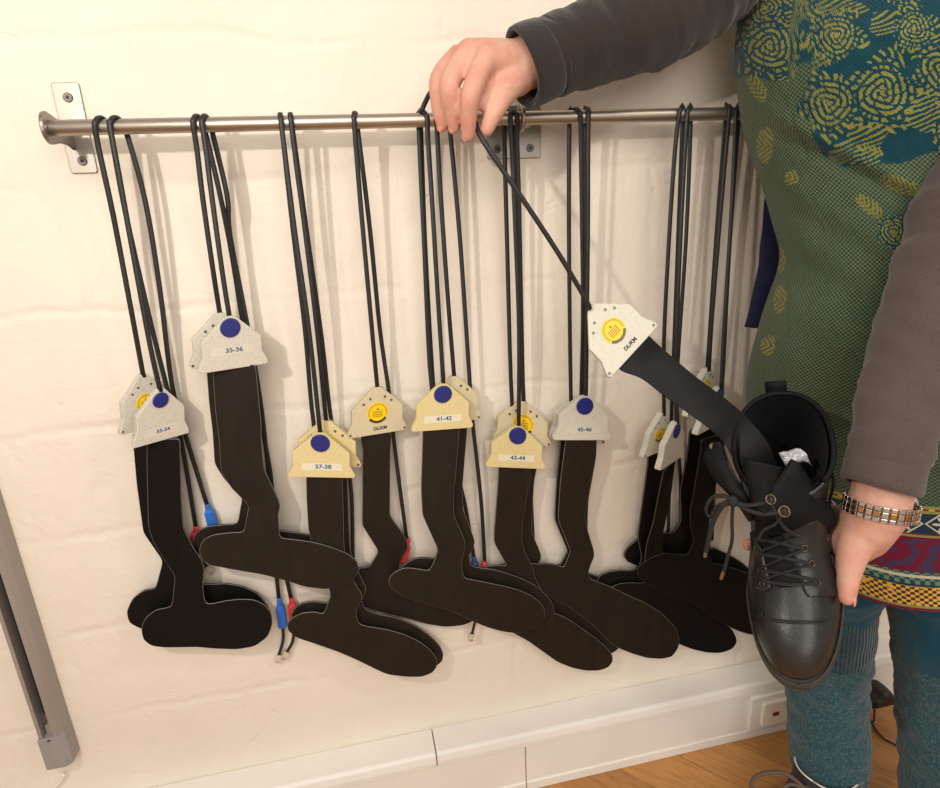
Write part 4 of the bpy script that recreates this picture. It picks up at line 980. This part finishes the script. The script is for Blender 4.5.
def worn_shoe(ank, toe_dir, lab):
    t = V((toe_dir[0], toe_dir[1], 0)).normalized(); l = t.cross(V((0, 0, 1))); c = V((ank.x, ank.y, 0))-t*.055
    prof = [(.018, .255, .047), (.03, .255, .049), (.045, .245, .047), (.058, .215, .043), (.072, .165, .041), (.088, .132, .041), (.105, .118, .043), (.118, .113, .044)]
    def ringat(h, sf, hw, g=0):
        r = []
        for k_ in range(40):
            a = 2*math.pi*k_/40; u_ = math.cos(a); w_ = math.sin(a)
            s = sf/2+u_*abs(u_)**-.15*(sf/2+g) if abs(u_) > 1e-6 else sf/2
            wid = hw*(1 if s > sf*.5 else .80+.2*max(0, s/(sf*.5)))
            r.append(c+t*(s)+l*(math.copysign(abs(w_)**.8, w_)*(wid+g))+V((0, 0, h)))
        return r
    bm = bmesh.new(); loft(bm, [ringat(*p) for p in prof], True, False)
    sh_ = obj('shoe', bm, M['shoe'], woman, smooth=True, label=lab); md = sh_.modifiers.new('sol', 'SOLIDIFY'); md.thickness = .003
    bm = bmesh.new(); loft(bm, [ringat(0, .255, .046, .004), ringat(.006, .257, .049, .004), ringat(.02, .257, .049, .003)]); obj('sole', bm, M['rubber'], sh_, smooth=False, bevel=.002)
    bm = bmesh.new(); rp = ringat(.1185, .113, .0445); tube(bm, rp+[rp[0]], .0014, 6); obj('piping', bm, M['piping'], sh_, smooth=True)
    # laces: crossing bars and a bow with two loops and two ends
    bm = bmesh.new()
    pt = lambda s, w_, h: c+t*s+l*w_+V((0, 0, h))
    for i in range(4):
        s = .122+i*.022; h = .106-i*.013
        for sg in (-1, 1):
            tube(bm, catmull([pt(s, -.024*sg, h-.004), pt(s+.008, 0, h+.006), pt(s+.016, .024*sg, h-.010)], 6), .0028, 6, flat=.6)
    kx, kh = .128, .112
    for sg in (-1, 1):
        tube(bm, catmull([pt(kx, 0, kh), pt(kx+.015, .03*sg, kh+.018), pt(kx+.038, .058*sg, kh+.006), pt(kx+.05, .060*sg, kh-.012), pt(kx+.035, .035*sg, kh-.004), pt(kx+.004, .004*sg, kh)], 8), .0032, 6, flat=.5)
        tube(bm, catmull([pt(kx, 0, kh), pt(kx+.02, .02*sg, kh+.008), pt(kx+.05, .03*sg, kh-.015), pt(kx+.085, .038*sg, kh-.045)], 8), .0028, 6, flat=.6)
    ellip(bm, pt(kx, 0, kh), (t*.007, l*.009, V((0, 0, .006))), 10, 8)
    obj('laces', bm, M['lace_br'], sh_, smooth=True, label='brown shoelaces tied in a bow')
fdv = (HR*-.80-HF*.60)
worn_shoe(dn(P(827, 780, .967), 0), fdv, 'black low shoe with brown laces at the bottom edge')
worn_shoe(dn(P(949, 860, .89), 0), (HR*-.2-HF*.98), 'black low shoe outside the frame')
# hair (above the frame)
M['hair'] = plain('brown_hair', (70, 50, 36), .55, nscale=90, amt=.3)
bm = bmesh.new(); ellip(bm, hd-fd*.018+fu*.018, (sd*.083, fd*.092, fu*.108), 24, 16); ellip(bm, hd-fd*.055-fu*.06, (sd*.075, fd*.05, fu*.085), 20, 12); obj('hair', bm, M['hair'], woman, smooth=True)
M['eye'] = plain('eye', (40, 34, 30), .2)
for s_ in (-1, 1):
    bm = bmesh.new(); ellip(bm, hd+fd*.080+sd*.03*s_+fu*.006, (sd*.012, fd*.006, fu*.006), 10, 8); obj('eye', bm, M['eye'], woman, smooth=True)
# ------------------------------------------------------------------ held gauge
mc = P(628, 345, .715)
nn = (-FWD+RIGHT*-.12+UP*.05).normalized()
held = thing('foot_gauge', 'white housing with large yellow sticker on a black strap, held over the boot', 'foot gauge', tuple(round(c, 3) for c in P(625, 345, .715)), 'foot gauge held by the woman')
del held['group']
cs, pt, n = casing(held, [(610, 378.5), (658.5, 325.5), (590.5, 306.5)], 0, 'sticker', 'DL/KM', M['case_white'], plane=(mc, nn))
Lp = [(612, 361), (622, 371), (642, 379), (667, 398), (692, 416), (712, 431), (726, 446), (737, 470), (748, 512), (760, 560)]
Rp = [(641, 328), (651, 338), (664, 350), (692, 374), (715, 391), (733, 405), (752, 423), (772, 452), (785, 505), (792, 555)]
Dp = [.724, .721, .712, .702, .690, .676, .660, .655, .668, .685]
Lw = catmull([P(x, y, d) for (x, y), d in zip(Lp, Dp)], 8); Rw = catmull([P(x, y, d) for (x, y), d in zip(Rp, Dp)], 8)
bm = bmesh.new(); rings = []
for i, (a, b) in enumerate(zip(Lw, Rw)):
    w_ = (b-a).normalized(); tt = (Lw[min(i+1, len(Lw)-1)]-Lw[max(i-1, 0)]).normalized(); nv = w_.cross(tt).normalized()
    if nv.dot(-FWD) < 0: nv = -nv
    rings.append([a+nv*.0016, a.lerp(b, .5)+nv*.0022, b+nv*.0016, b-nv*.0012, a.lerp(b, .5)-nv*.0008, a-nv*.0012])
loft(bm, rings); obj('strap', bm, M['board_flex'], held, smooth=True, bevel=.0006, ang=50)
hc = [P(590, 309, .7185), P(586, 300, .712), P(560, 256, .690), P(530, 210, .668), P(500, 166, .650), P(481, 137, .6425), P(474, 120, .652), P(464, 104, .662), P(450, 92, .670), P(440, 86, .682), P(431, 92, .690), P(424.5, 104, .700)]
x0 = W(421.5, 116, RY).x; R_ = RR+CR*1.05
hc += [V((x0, RY+R_*math.cos(a), RZ+R_*math.sin(a))) for a in [math.radians(v) for v in (120, 85, 50, 15, -15)]]
hc += [W(422, 160, -.04), W(425, 240, -.036), W(431, 350, -.03), W(436, 420, -.02)]
bm = bmesh.new(); tube(bm, catmull(hc, 7), .0029, 8); obj('cord', bm, M['cord'], held, smooth=True)

# ------------------------------------------------------------------ the boot
_v = ray(793, 560).normalized(); _r = (RIGHT-_v*RIGHT.dot(_v)).normalized(); _d = DOWN-_v*DOWN.dot(_v); _d = (_d-_r*_d.dot(_r)).normalized()
bt = (_d*.90-_v*.436-_r*.085).normalized(); bu = (-_d*.436-_v*.90); bu = (bu-bt*bu.dot(bt)).normalized(); bl_ = bu.cross(bt).normalized()
if bl_.dot(RIGHT) < 0: bl_ = -bl_
SC = .955
BO = P(795.5, 674.5, .600)-(bt*.272+bu*.030)*SC
def b3(s, l, h): return BO+(bt*s+bl_*l+bu*h)*SC
boot = thing('boot', 'worn black leather lace-up ankle boot held toe-down in the hand, laces loose', 'boot', tuple(round(c, 3) for c in b3(.13, 0, .0)))
def mat_leather(name, c, c2, rough=.38, spec=.4):
    t = NT(name); vec = t.coord()
    n1 = t.noise(vec, 22, 5, .6); n2 = t.noise(vec, 90, 6, .7, .6); vo = t.n('ShaderNodeTexVoronoi'); vo.inputs['Scale'].default_value = 600; t.l(vec, vo.inputs['Vector'])
    col = t.ramp(n1, [(.3, lin(c)), (.7, lin(c2))])
    at = t.n('ShaderNodeAttribute'); at.attribute_name = 'scuff'
    col = t.mix(at.outputs['Fac'], col, lin((62, 48, 38)))
    t.set(Base_Color=col, Roughness=t.math('ADD', t.math('MULTIPLY', n2, .3), rough-.12), Specular_IOR_Level=spec)
    h = t.math('ADD', t.math('MULTIPLY', n2, 1.0), t.math('MULTIPLY', vo.outputs['Distance'], .35)); t.bump(h, .16, .0012); return t.m
M['leather'] = mat_leather('worn_black_leather', (26, 26, 25), (40, 39, 37), .28)
M['leather2'] = mat_leather('black_nubuck_collar', (13, 14, 16), (22, 23, 25), .6, .15)
M['lining'] = mat_cloth('black_fleece_lining', (6, 7, 9), (14, 15, 18), 160, .8, sheen=.04, spec=.05)
M['bsole'] = plain('grey_black_rubber_sole', (58, 52, 46), .7, nscale=60, amt=.25, bump=.3, bscale=120, bdist=.002)
M['lace_bk'] = plain('black_shoelace', (26, 25, 24), .8, nscale=300, bump=.4, bscale=500)
M['eyelet'] = plain('antique_eyelet', (96, 84, 68), .35, 1.0, 200)
M['foil'] = plain('silver_inner_label', (172, 172, 176), .4, .4, 60, .3, .6, 120, .004)
M['steelzip'] = plain('zip_teeth', (70, 68, 66), .4, .9, 300, .3)
M['aglet'] = plain('metal_aglet', (150, 128, 104), .35, .9)
def bring(h, sb, sf, hw, n=64, xc=0, pw=.85, g=0):
    """horizontal section: back at sb, front at sf, half width hw"""
    r = []; L = (sf-sb)/2
    for k_ in range(n):
        a = 2*math.pi*k_/n; u_, w_ = math.cos(a), math.sin(a)
        s = sb+L+math.copysign(abs(u_)**.9, u_)*(L+g)
        f_ = (s-sb)/(sf-sb)
        if sf > .2: wid = hw*(.70+.30*min(1, max(0, (f_-.25)/.40))**1.2) if f_ < .72 else hw
        else: wid = hw*(.92+.08*min(1, max(0, f_*1.4)))
        r.append((s, xc+math.copysign(abs(w_)**pw, w_)*(wid+g), h))
    return r
PROF = [(.014, .004, .272, .0455), (.024, .001, .276, .0485), (.034, .000, .274, .0485), (.045, .000, .266, .0470), (.055, .001, .250, .0445), (.064, .003, .226, .0420), (.073, .005, .203, .0405), (.083, .006, .185, .0400),
        (.095, .006, .168, .0405), (.108, .005, .154, .0420), (.122, .004, .143, .0450), (.137, .003, .135, .0480), (.150, .002, .130, .0505)]
bm = bmesh.new(); scl = bm.verts.layers.float.new('scuff'); rings = []
for pi_, p in enumerate(PROF):
    ring = []
    for (s, l, h) in bring(*p):
        # collar: higher at the back, dipping to the front
        if p[0] > .12: h += (p[0]-.12)*(.55*(1-min(1, max(0, (s-.002)/.12))))
        # creases across the vamp
        cr = 0
        if .17 < s < .235 and h > .03:
            for s0, am in ((.2255, .0016), (.210, .0014), (.197, .0011), (.185, .0008)): cr -= am*math.exp(-((s-s0-.005*math.sin(l*45))/.0035)**2)
        q = b3(s, l, h)+bu*cr
        v = bm.verts.new(q); v[scl] = max(0, min(.55, (s-.245)/.03*.5))*(1 if h < .055 else .2)*(.6+.8*noise.noise(q*40)); ring.append(v)
    rings.append(ring)
for i in range(len(rings)-1):
    for k_ in range(64): bm.faces.new((rings[i][k_], rings[i][(k_+1) % 64], rings[i+1][(k_+1) % 64], rings[i+1][k_]))
bm.faces.new(list(reversed(rings[0])))
upper = obj('upper', bm, M['leather'], boot, smooth=True, sub=1)
md = upper.modifiers.new('sol', 'SOLIDIFY'); md.thickness = .0026; md.offset = -1
# fleece lining and insole inside the shaft
bm = bmesh.new(); rings = []
for p in [(.045, .004, .21, .036)]+[q for q in PROF if q[0] >= .06]:
    rings.append([b3(s, l*.93, h+((p[0]-.12)*(.55*(1-min(1, max(0, (s-.002)/.12)))) if p[0] > .12 else 0)+(.002 if p is PROF[-1] else 0)) for s, l, h in bring(p[0], p[1]+.0035, p[2]-.0035, p[3]-.0025)])
loft(bm, rings, True, False); obj('lining', bm, M['lining'], boot, smooth=True)
# padded collar rim
bm = bmesh.new(); p = PROF[-1]
rim = [b3(s, l, h+.030*.55*(1-min(1, max(0, (s-.002)/.12)))) for s, l, h in bring(p[0]+.001, p[1]+.001, p[2]-.001, p[3]-.001)]
rimb = [rim[k_ % 64] for k_ in range(8, 58)]
tube(bm, rimb, .0027, 10); obj('collar_padding', bm, M['leather2'], boot, smooth=True)
# sole with welt
bm = bmesh.new(); loft(bm, [[b3(*q) for q in bring(0, .0, .274, .0455, g=.002)], [b3(*q) for q in bring(.004, -.001, .277, .0485, g=.0028)], [b3(*q) for q in bring(.013, -.001, .278, .049, g=.0028)], [b3(*q) for q in bring(.0165, .0, .277, .0485, g=.0022)]])
obj('sole', bm, M['bsole'], boot, bevel=.001)
bm = bmesh.new(); wl = [b3(*q) for q in bring(.0175, .0, .276, .0485, g=.0016)]; tube(bm, wl+[wl[0]], .0012, 6); obj('welt_stitching', bm, M['bsole'], boot, smooth=True)
# a point on the upper's surface: casts from above (outside) towards the body axis
from mathutils.bvhtree import BVHTree
_b = bmesh.new(); rr_ = []
for p in PROF: rr_.append([b3(s, l, h+((p[0]-.12)*(.55*(1-min(1, max(0, (s-.002)/.12)))) if p[0] > .12 else 0)) for s, l, h in bring(*p)])
loft(_b, rr_, True, False); bmesh.ops.recalc_face_normals(_b, faces=_b.faces); TREE = BVHTree.FromBMesh(_b)
def surf(px, py, lift=0.0):
    """point on the boot surface met by the sight line through a pixel (traced once, then fixed in space)"""
    d = ray(px, py).normalized(); hit = TREE.ray_cast(CAM, d)
    if hit[0] is None:
        nr = TREE.find_nearest(P(px, py, .615)); h, n_ = nr[0], nr[1]
    else: h, n_ = hit[0], hit[1]
    if n_.dot(-d) < 0: n_ = -n_
    return h+n_*lift, n_
def sline(pxs, lift, n=6):
    return catmull([surf(x, y, lift)[0] for x, y in pxs], n)
def panel(name, outline, lift, mat, t=.0016, lab=None, dense=5):
    """leather panel lying on the upper: outline in picture tracing, filled with a grid and laid on the surface"""
    o2 = []
    for i in range(len(outline)):
        a, b = outline[i], outline[(i+1) % len(outline)]
        for k_ in range(dense): o2.append((a[0]+(b[0]-a[0])*k_/dense, a[1]+(b[1]-a[1])*k_/dense))
    bm = bmesh.new(); vs = [bm.verts.new((x, y, 0)) for x, y in o2]; f_ = bm.faces.new(vs)
    bmesh.ops.triangulate(bm, faces=[f_])
    for _ in range(3):
        es = [e for e in bm.edges if e.calc_length() > 4.0]
        if not es: break
        bmesh.ops.subdivide_edges(bm, edges=es, cuts=1); bmesh.ops.triangulate(bm, faces=[f for f in bm.faces if len(f.verts) > 3])
    for v in bm.verts: v.co = surf(v.co.x, v.co.y, lift)[0]
    o = obj(name, bm, mat, boot, smooth=True, label=lab); md = o.modifiers.new('sol', 'SOLIDIFY'); md.thickness = t; md.offset = 0
    return o
# toe cap seam
bm = bmesh.new()
for off in (0, 2.2): tube(bm, sline([(748, 611+off), (760, 615.5+off), (778, 619.5+off), (800, 621+off), (822, 620.5+off), (841, 616+off)], .0006), .0008, 6)
obj('toe_seam', bm, M['leather'], boot, smooth=True)
tongue = panel('tongue', [(757, 575), (752, 540), (748, 505), (752, 480), (770, 478), (795, 488), (800, 540), (806, 585), (780, 588)], .0008, M['leather2'])
pr_ = panel('eyelet_panel', [(781, 528), (800, 522), (836, 512), (839, 540), (835, 596), (808, 597), (803, 590), (792, 560)], .0022, M['leather'], .0022, 'right eyelet panel')
pl_ = panel('eyelet_panel', [(758, 540), (763, 548), (770, 575), (772, 588), (766, 592), (757, 588), (753, 570)], .0022, M['leather'], .0022, 'left eyelet panel')
# folded-open front of the shaft on the right, standing proud, with two large eyelets
def sheet(name, L, R, mat, t=.0028, lab=None, n=6):
    Lc, Rc = catmull(L, n), catmull(R, n); bm = bmesh.new(); rows = []
    for a, b in zip(Lc, Rc): rows.append([bm.verts.new(a.lerp(b, q/6)+(-FWD)*(.006*math.sin(math.pi*q/6))) for q in range(7)])
    for i in range(len(rows)-1):
        for q in range(6): bm.faces.new((rows[i][q], rows[i][q+1], rows[i+1][q+1], rows[i+1][q]))
    o = obj(name, bm, mat, boot, smooth=True, label=lab); md = o.modifiers.new('sol', 'SOLIDIFY'); md.thickness = t; md.offset = 0; return o
def bx(px, py, d):
    """just proud of the boot's front: d was gauged relative to .575"""
    return P(px, py, .608+(py-507)*.00025+.016*((px-782)/60)**2+(d-.585)*.35-.007)
sheet('shaft_front', [bx(791, 459, .592), bx(778, 478, .580), bx(764, 497, .572), bx(757, 516, .570), (surf(770, 536, .002)[0])],
      [bx(797, 463, .600), bx(815, 488, .590), bx(829, 505, .580), bx(836, 520, .578), (surf(836, 534, .002)[0])], M['leather2'], .003, 'folded-open right shaft front with two large eyelets')
sheet('tongue_top', [bx(745, 459, .590), bx(746, 476, .584), bx(751, 495, .580), bx(757, 520, .578)],
      [bx(781, 467, .592), bx(777, 478, .586), bx(772, 492, .581), bx(766, 512, .578)], M['leather2'], .004)
# zip side flap pulled away at the left
fl_ = sheet('side_flap', [bx(714, 442, .610), bx(704, 458, .606), (bx(716, 480, .600)), (bx(735, 500, .592)), surf(752, 520, .003)[0]],
            [bx(721, 444, .612), bx(728, 462, .610), (bx(737, 480, .606)), (bx(746, 496, .600)), surf(757, 512, .003)[0]], M['leather2'], .0035, 'unzipped side flap pulled open')
bm = bmesh.new()
zl = catmull([bx(718, 443, .607), bx(724, 458, .604), bx(733, 476, .600), bx(742, 492, .596)], 8)
for q in zl: box(bm, q, (.004, .002, .0016), Matrix((RIGHT, FWD, DOWN)).transposed())
obj('zip', bm, M['steelzip'], fl_)
bm = bmesh.new(); disc(bm, bx(712, 446, .603), RIGHT, UP, .003, -FWD, .001, 16); obj('zip_pull', bm, M['eyelet'], fl_)
# second zip seam on the right of the shaft
bm = bmesh.new(); tube(bm, sline([(822, 452), (831, 478), (836, 500), (839, 520)], .002), .0016, 6); obj('zip_seam', bm, M['leather2'], boot, smooth=True)
# pull loop at the heel
bm = bmesh.new()
pc_ = b3(.001, -.004, .170)
for i in range(1):
    e = [pc_+bl_*-.010+bu*-.004, pc_+bl_*-.0098+bu*.008, pc_+bl_*.0098+bu*.008, pc_+bl_*.010+bu*-.004]
lp_ = catmull([b3(.004, -.004, .160), b3(.0, -.004, .176), b3(-.006, -.004, .179), b3(-.009, -.004, .170), b3(-.004, -.004, .150)], 6)
rows = [[q+bl_*w_ for w_ in (-.0105, .0105)] for q in lp_]
rv = [[bm.verts.new(q) for q in r] for r in rows]
for i in range(len(rv)-1): bm.faces.new((rv[i][0], rv[i][1], rv[i+1][1], rv[i+1][0]))
o = obj('pull_loop', bm, M['leather2'], boot, smooth=True); md = o.modifiers.new('sol', 'SOLIDIFY'); md.thickness = .002
# silver label inside
bm = bmesh.new(); rows = []
for i in range(7):
    rows.append([bm.verts.new(P(779+q*4.4+i*1.2, 450+i*2.2+1.6*math.sin(q*1.1)+(3 if q in (0, 6) else 0), .624+.004*noise.noise(V((i*.9, q*.9, 3))))) for q in range(7)])
for i in range(6):
    for q in range(6): bm.faces.new((rows[i][q], rows[i][q+1], rows[i+1][q+1], rows[i+1][q]))
o = obj('inner_label', bm, M['foil'], boot, smooth=True, label='crumpled silvery inner label'); md = o.modifiers.new('sol', 'SOLIDIFY'); md.thickness = .0015
# eyelets
def eyelet(px, py, r, par, d=None):
    if d is None: c, n_ = surf(px, py, .0045)
    else: c, n_ = bx(px, py, .560), (-FWD+UP*.25).normalized()
    u_ = n_.cross(V((0, 0, 1))).normalized(); w_ = n_.cross(u_)
    ring = [c+(u_*math.cos(a)+w_*math.sin(a))*r for a in [2*math.pi*i/24 for i in range(25)]]
    bm = bmesh.new(); tube(bm, ring, r*.30, 8, cap=False); e = obj('eyelet', bm, M['eyelet'], par, smooth=True)
    bm = bmesh.new(); disc(bm, c-n_*.0012, u_, w_, r*.8, n_, .0006, 18); obj('hole', bm, M['dark'], e)
for x, y in ((803, 547), (809, 563), (814.5, 582)): eyelet(x, y, .0030, pr_)
eyelet(797, 535, .0018, pr_)
for x, y in ((762, 553), (763, 570), (765, 584)): eyelet(x, y, .0026, pl_)
eyelet(770.5, 499.5, .0046, boot, .5665); eyelet(784, 511.5, .0052, boot, .5645)
# laces: crossings, bow at the left, hanging ends
bm = bmesh.new()
def lace(pxs, lift=.0045, r=.0021): tube(bm, sline(pxs, lift, 6), r, 8, flat=.6)
lace([(765, 581), (790, 584), (814, 582)], .0065); 
for (xa, ya, xb, yb) in ((763, 570, 814, 580), (766, 580, 809, 563), (762, 553, 809, 563), (763, 569, 803, 547), (758, 538, 803, 547), (762, 552, 797, 535)):
    lace([(xa, ya), ((xa+xb)/2, (ya+yb)/2-1), (xb, yb)], .0055)
def lp3(pts, r=.0024): tube(bm, catmull([bx(*q) for q in pts], 8), r, 8, flat=.65)
kx_ = (733, 501, .578)
lp3([kx_, (745, 505, .569), (758, 504, .564), (770, 499, .563)]); lp3([kx_, (748, 510, .567), (765, 514, .561), (784, 511, .5605)])
lp3([(784, 512, .562), (775, 524, .566), (764, 530, .574), (758, 539, .578)]); lp3([(770, 500, .565), (780, 522, .570), (790, 532, .575), (797, 535, .579)])
lp3([kx_, (724, 496, .578), (712, 498, .580), (706, 510, .582), (711, 517, .582), (717, 506, .580), (728, 502, .578)], .0026)
lp3([kx_, (722, 506, .577), (713, 522, .579), (709, 538, .580), (706, 552, .580)], .0030)
lp3([kx_, (732, 520, .577), (732, 540, .578), (728, 556, .579), (724, 571, .580)], .0027)
ellip(bm, bx(*kx_), (RIGHT*.0055, UP*.0065, FWD*.005), 10, 8)
lc = obj('laces', bm, M['lace_bk'], boot, smooth=True)
bm = bmesh.new(); tube(bm, [bx(706, 551.5, .580), bx(705, 557, .580)], .0018, 8); obj('aglet', bm, M['aglet'], lc)
bm = bmesh.new(); tube(bm, [bx(724, 570.5, .580), bx(721, 579, .580)], .0018, 8); obj('aglet', bm, M['aglet'], lc)

# ------------------------------------------------------------------ navy fleece hanging from the rail behind the woman
M['fleece'] = mat_cloth('navy_fleece', (14, 18, 44), (24, 30, 62), 140, 1.0)
fz = W(752, 327, -.09)
fle = thing('fleece_scarf', 'dark navy fleece scarf hanging from the rail behind the woman\'s waist', 'scarf', (fz.x+.03, -.07, fz.z))
bm = bmesh.new(); rows = []
Le = [(790, 112), (785, 150), (767, 188), (762, 225), (759, 262), (752, 295), (744.5, 327)]; 
Lw_ = catmull([W(x, y, -.085) for x, y in Le], 8)
for i, a in enumerate(Lw_):
    rows.append([a+V((.016*q, -.012*math.sin(q*1.4)-.006*noise.noise(V((q, i*.15, 2))), -.0015*q)) for q in range(8)])
# over the rail and down behind
top = Lw_[0]
rv = [[bm.verts.new(q) for q in r] for r in rows]
over = []
for a in (180, 140, 90, 40, 0):
    an = math.radians(a); over.append([bm.verts.new(V((top.x+.016*q, RY+(RR+.006)*math.cos(an), RZ+(RR+.006)*math.sin(an)))) for q in range(8)])
back = [[bm.verts.new(V((top.x+.016*q+.02*j, RY+RR+.008, RZ-.05*j))) for q in range(8)] for j in (1, 2, 3, 4)]
allr = list(reversed(rv))+over+back
for i in range(len(allr)-1):
    for q in range(7): bm.faces.new((allr[i][q], allr[i][q+1], allr[i+1][q+1], allr[i+1][q]))
o = obj('fleece_cloth', bm, M['fleece'], fle, smooth=True); md = o.modifiers.new('sol', 'SOLIDIFY'); md.thickness = .006; md.offset = 0
# ------------------------------------------------------------------ light
def area(name, loc, target, size, power, color):
    l = bpy.data.lights.new(name, 'AREA'); l.size = size; l.energy = power; l.color = color; l.shape = 'DISK'
    o = bpy.data.objects.new(name, l); COL.objects.link(o); o.location = loc
    o.rotation_euler = (V(target)-V(loc)).to_track_quat('-Z', 'Y').to_euler(); return o
area('key_light', (-.38, -.78, 1.23), (0.25, 0, .75), .03, 4.6, (1, .90, .80))  # key light set low near the camera to fit the cast shadows, not ceiling-mounted
area('ceiling_lamp_second', (1.5, -1.5, 2.3), (.3, 0, .8), .30, 9, (1, .90, .80))
area('front_fill', (0.0, -2.5, 1.95), (.3, 0, .7), 2.2, 58, (1, .93, .85))  # broad fill added from the front to soften shadows, no real lamp there
w = bpy.data.worlds.new('world'); scene.world = w; w.use_nodes = True
bg = w.node_tree.nodes['Background']; bg.inputs[0].default_value = (1, .93, .86, 1); bg.inputs[1].default_value = .62
scene.view_settings.view_transform = 'Standard'
scene.view_settings.look = 'None'
scene.view_settings.exposure = -.3
for o in bpy.data.objects:
    if '_o' in o: del o['_o']
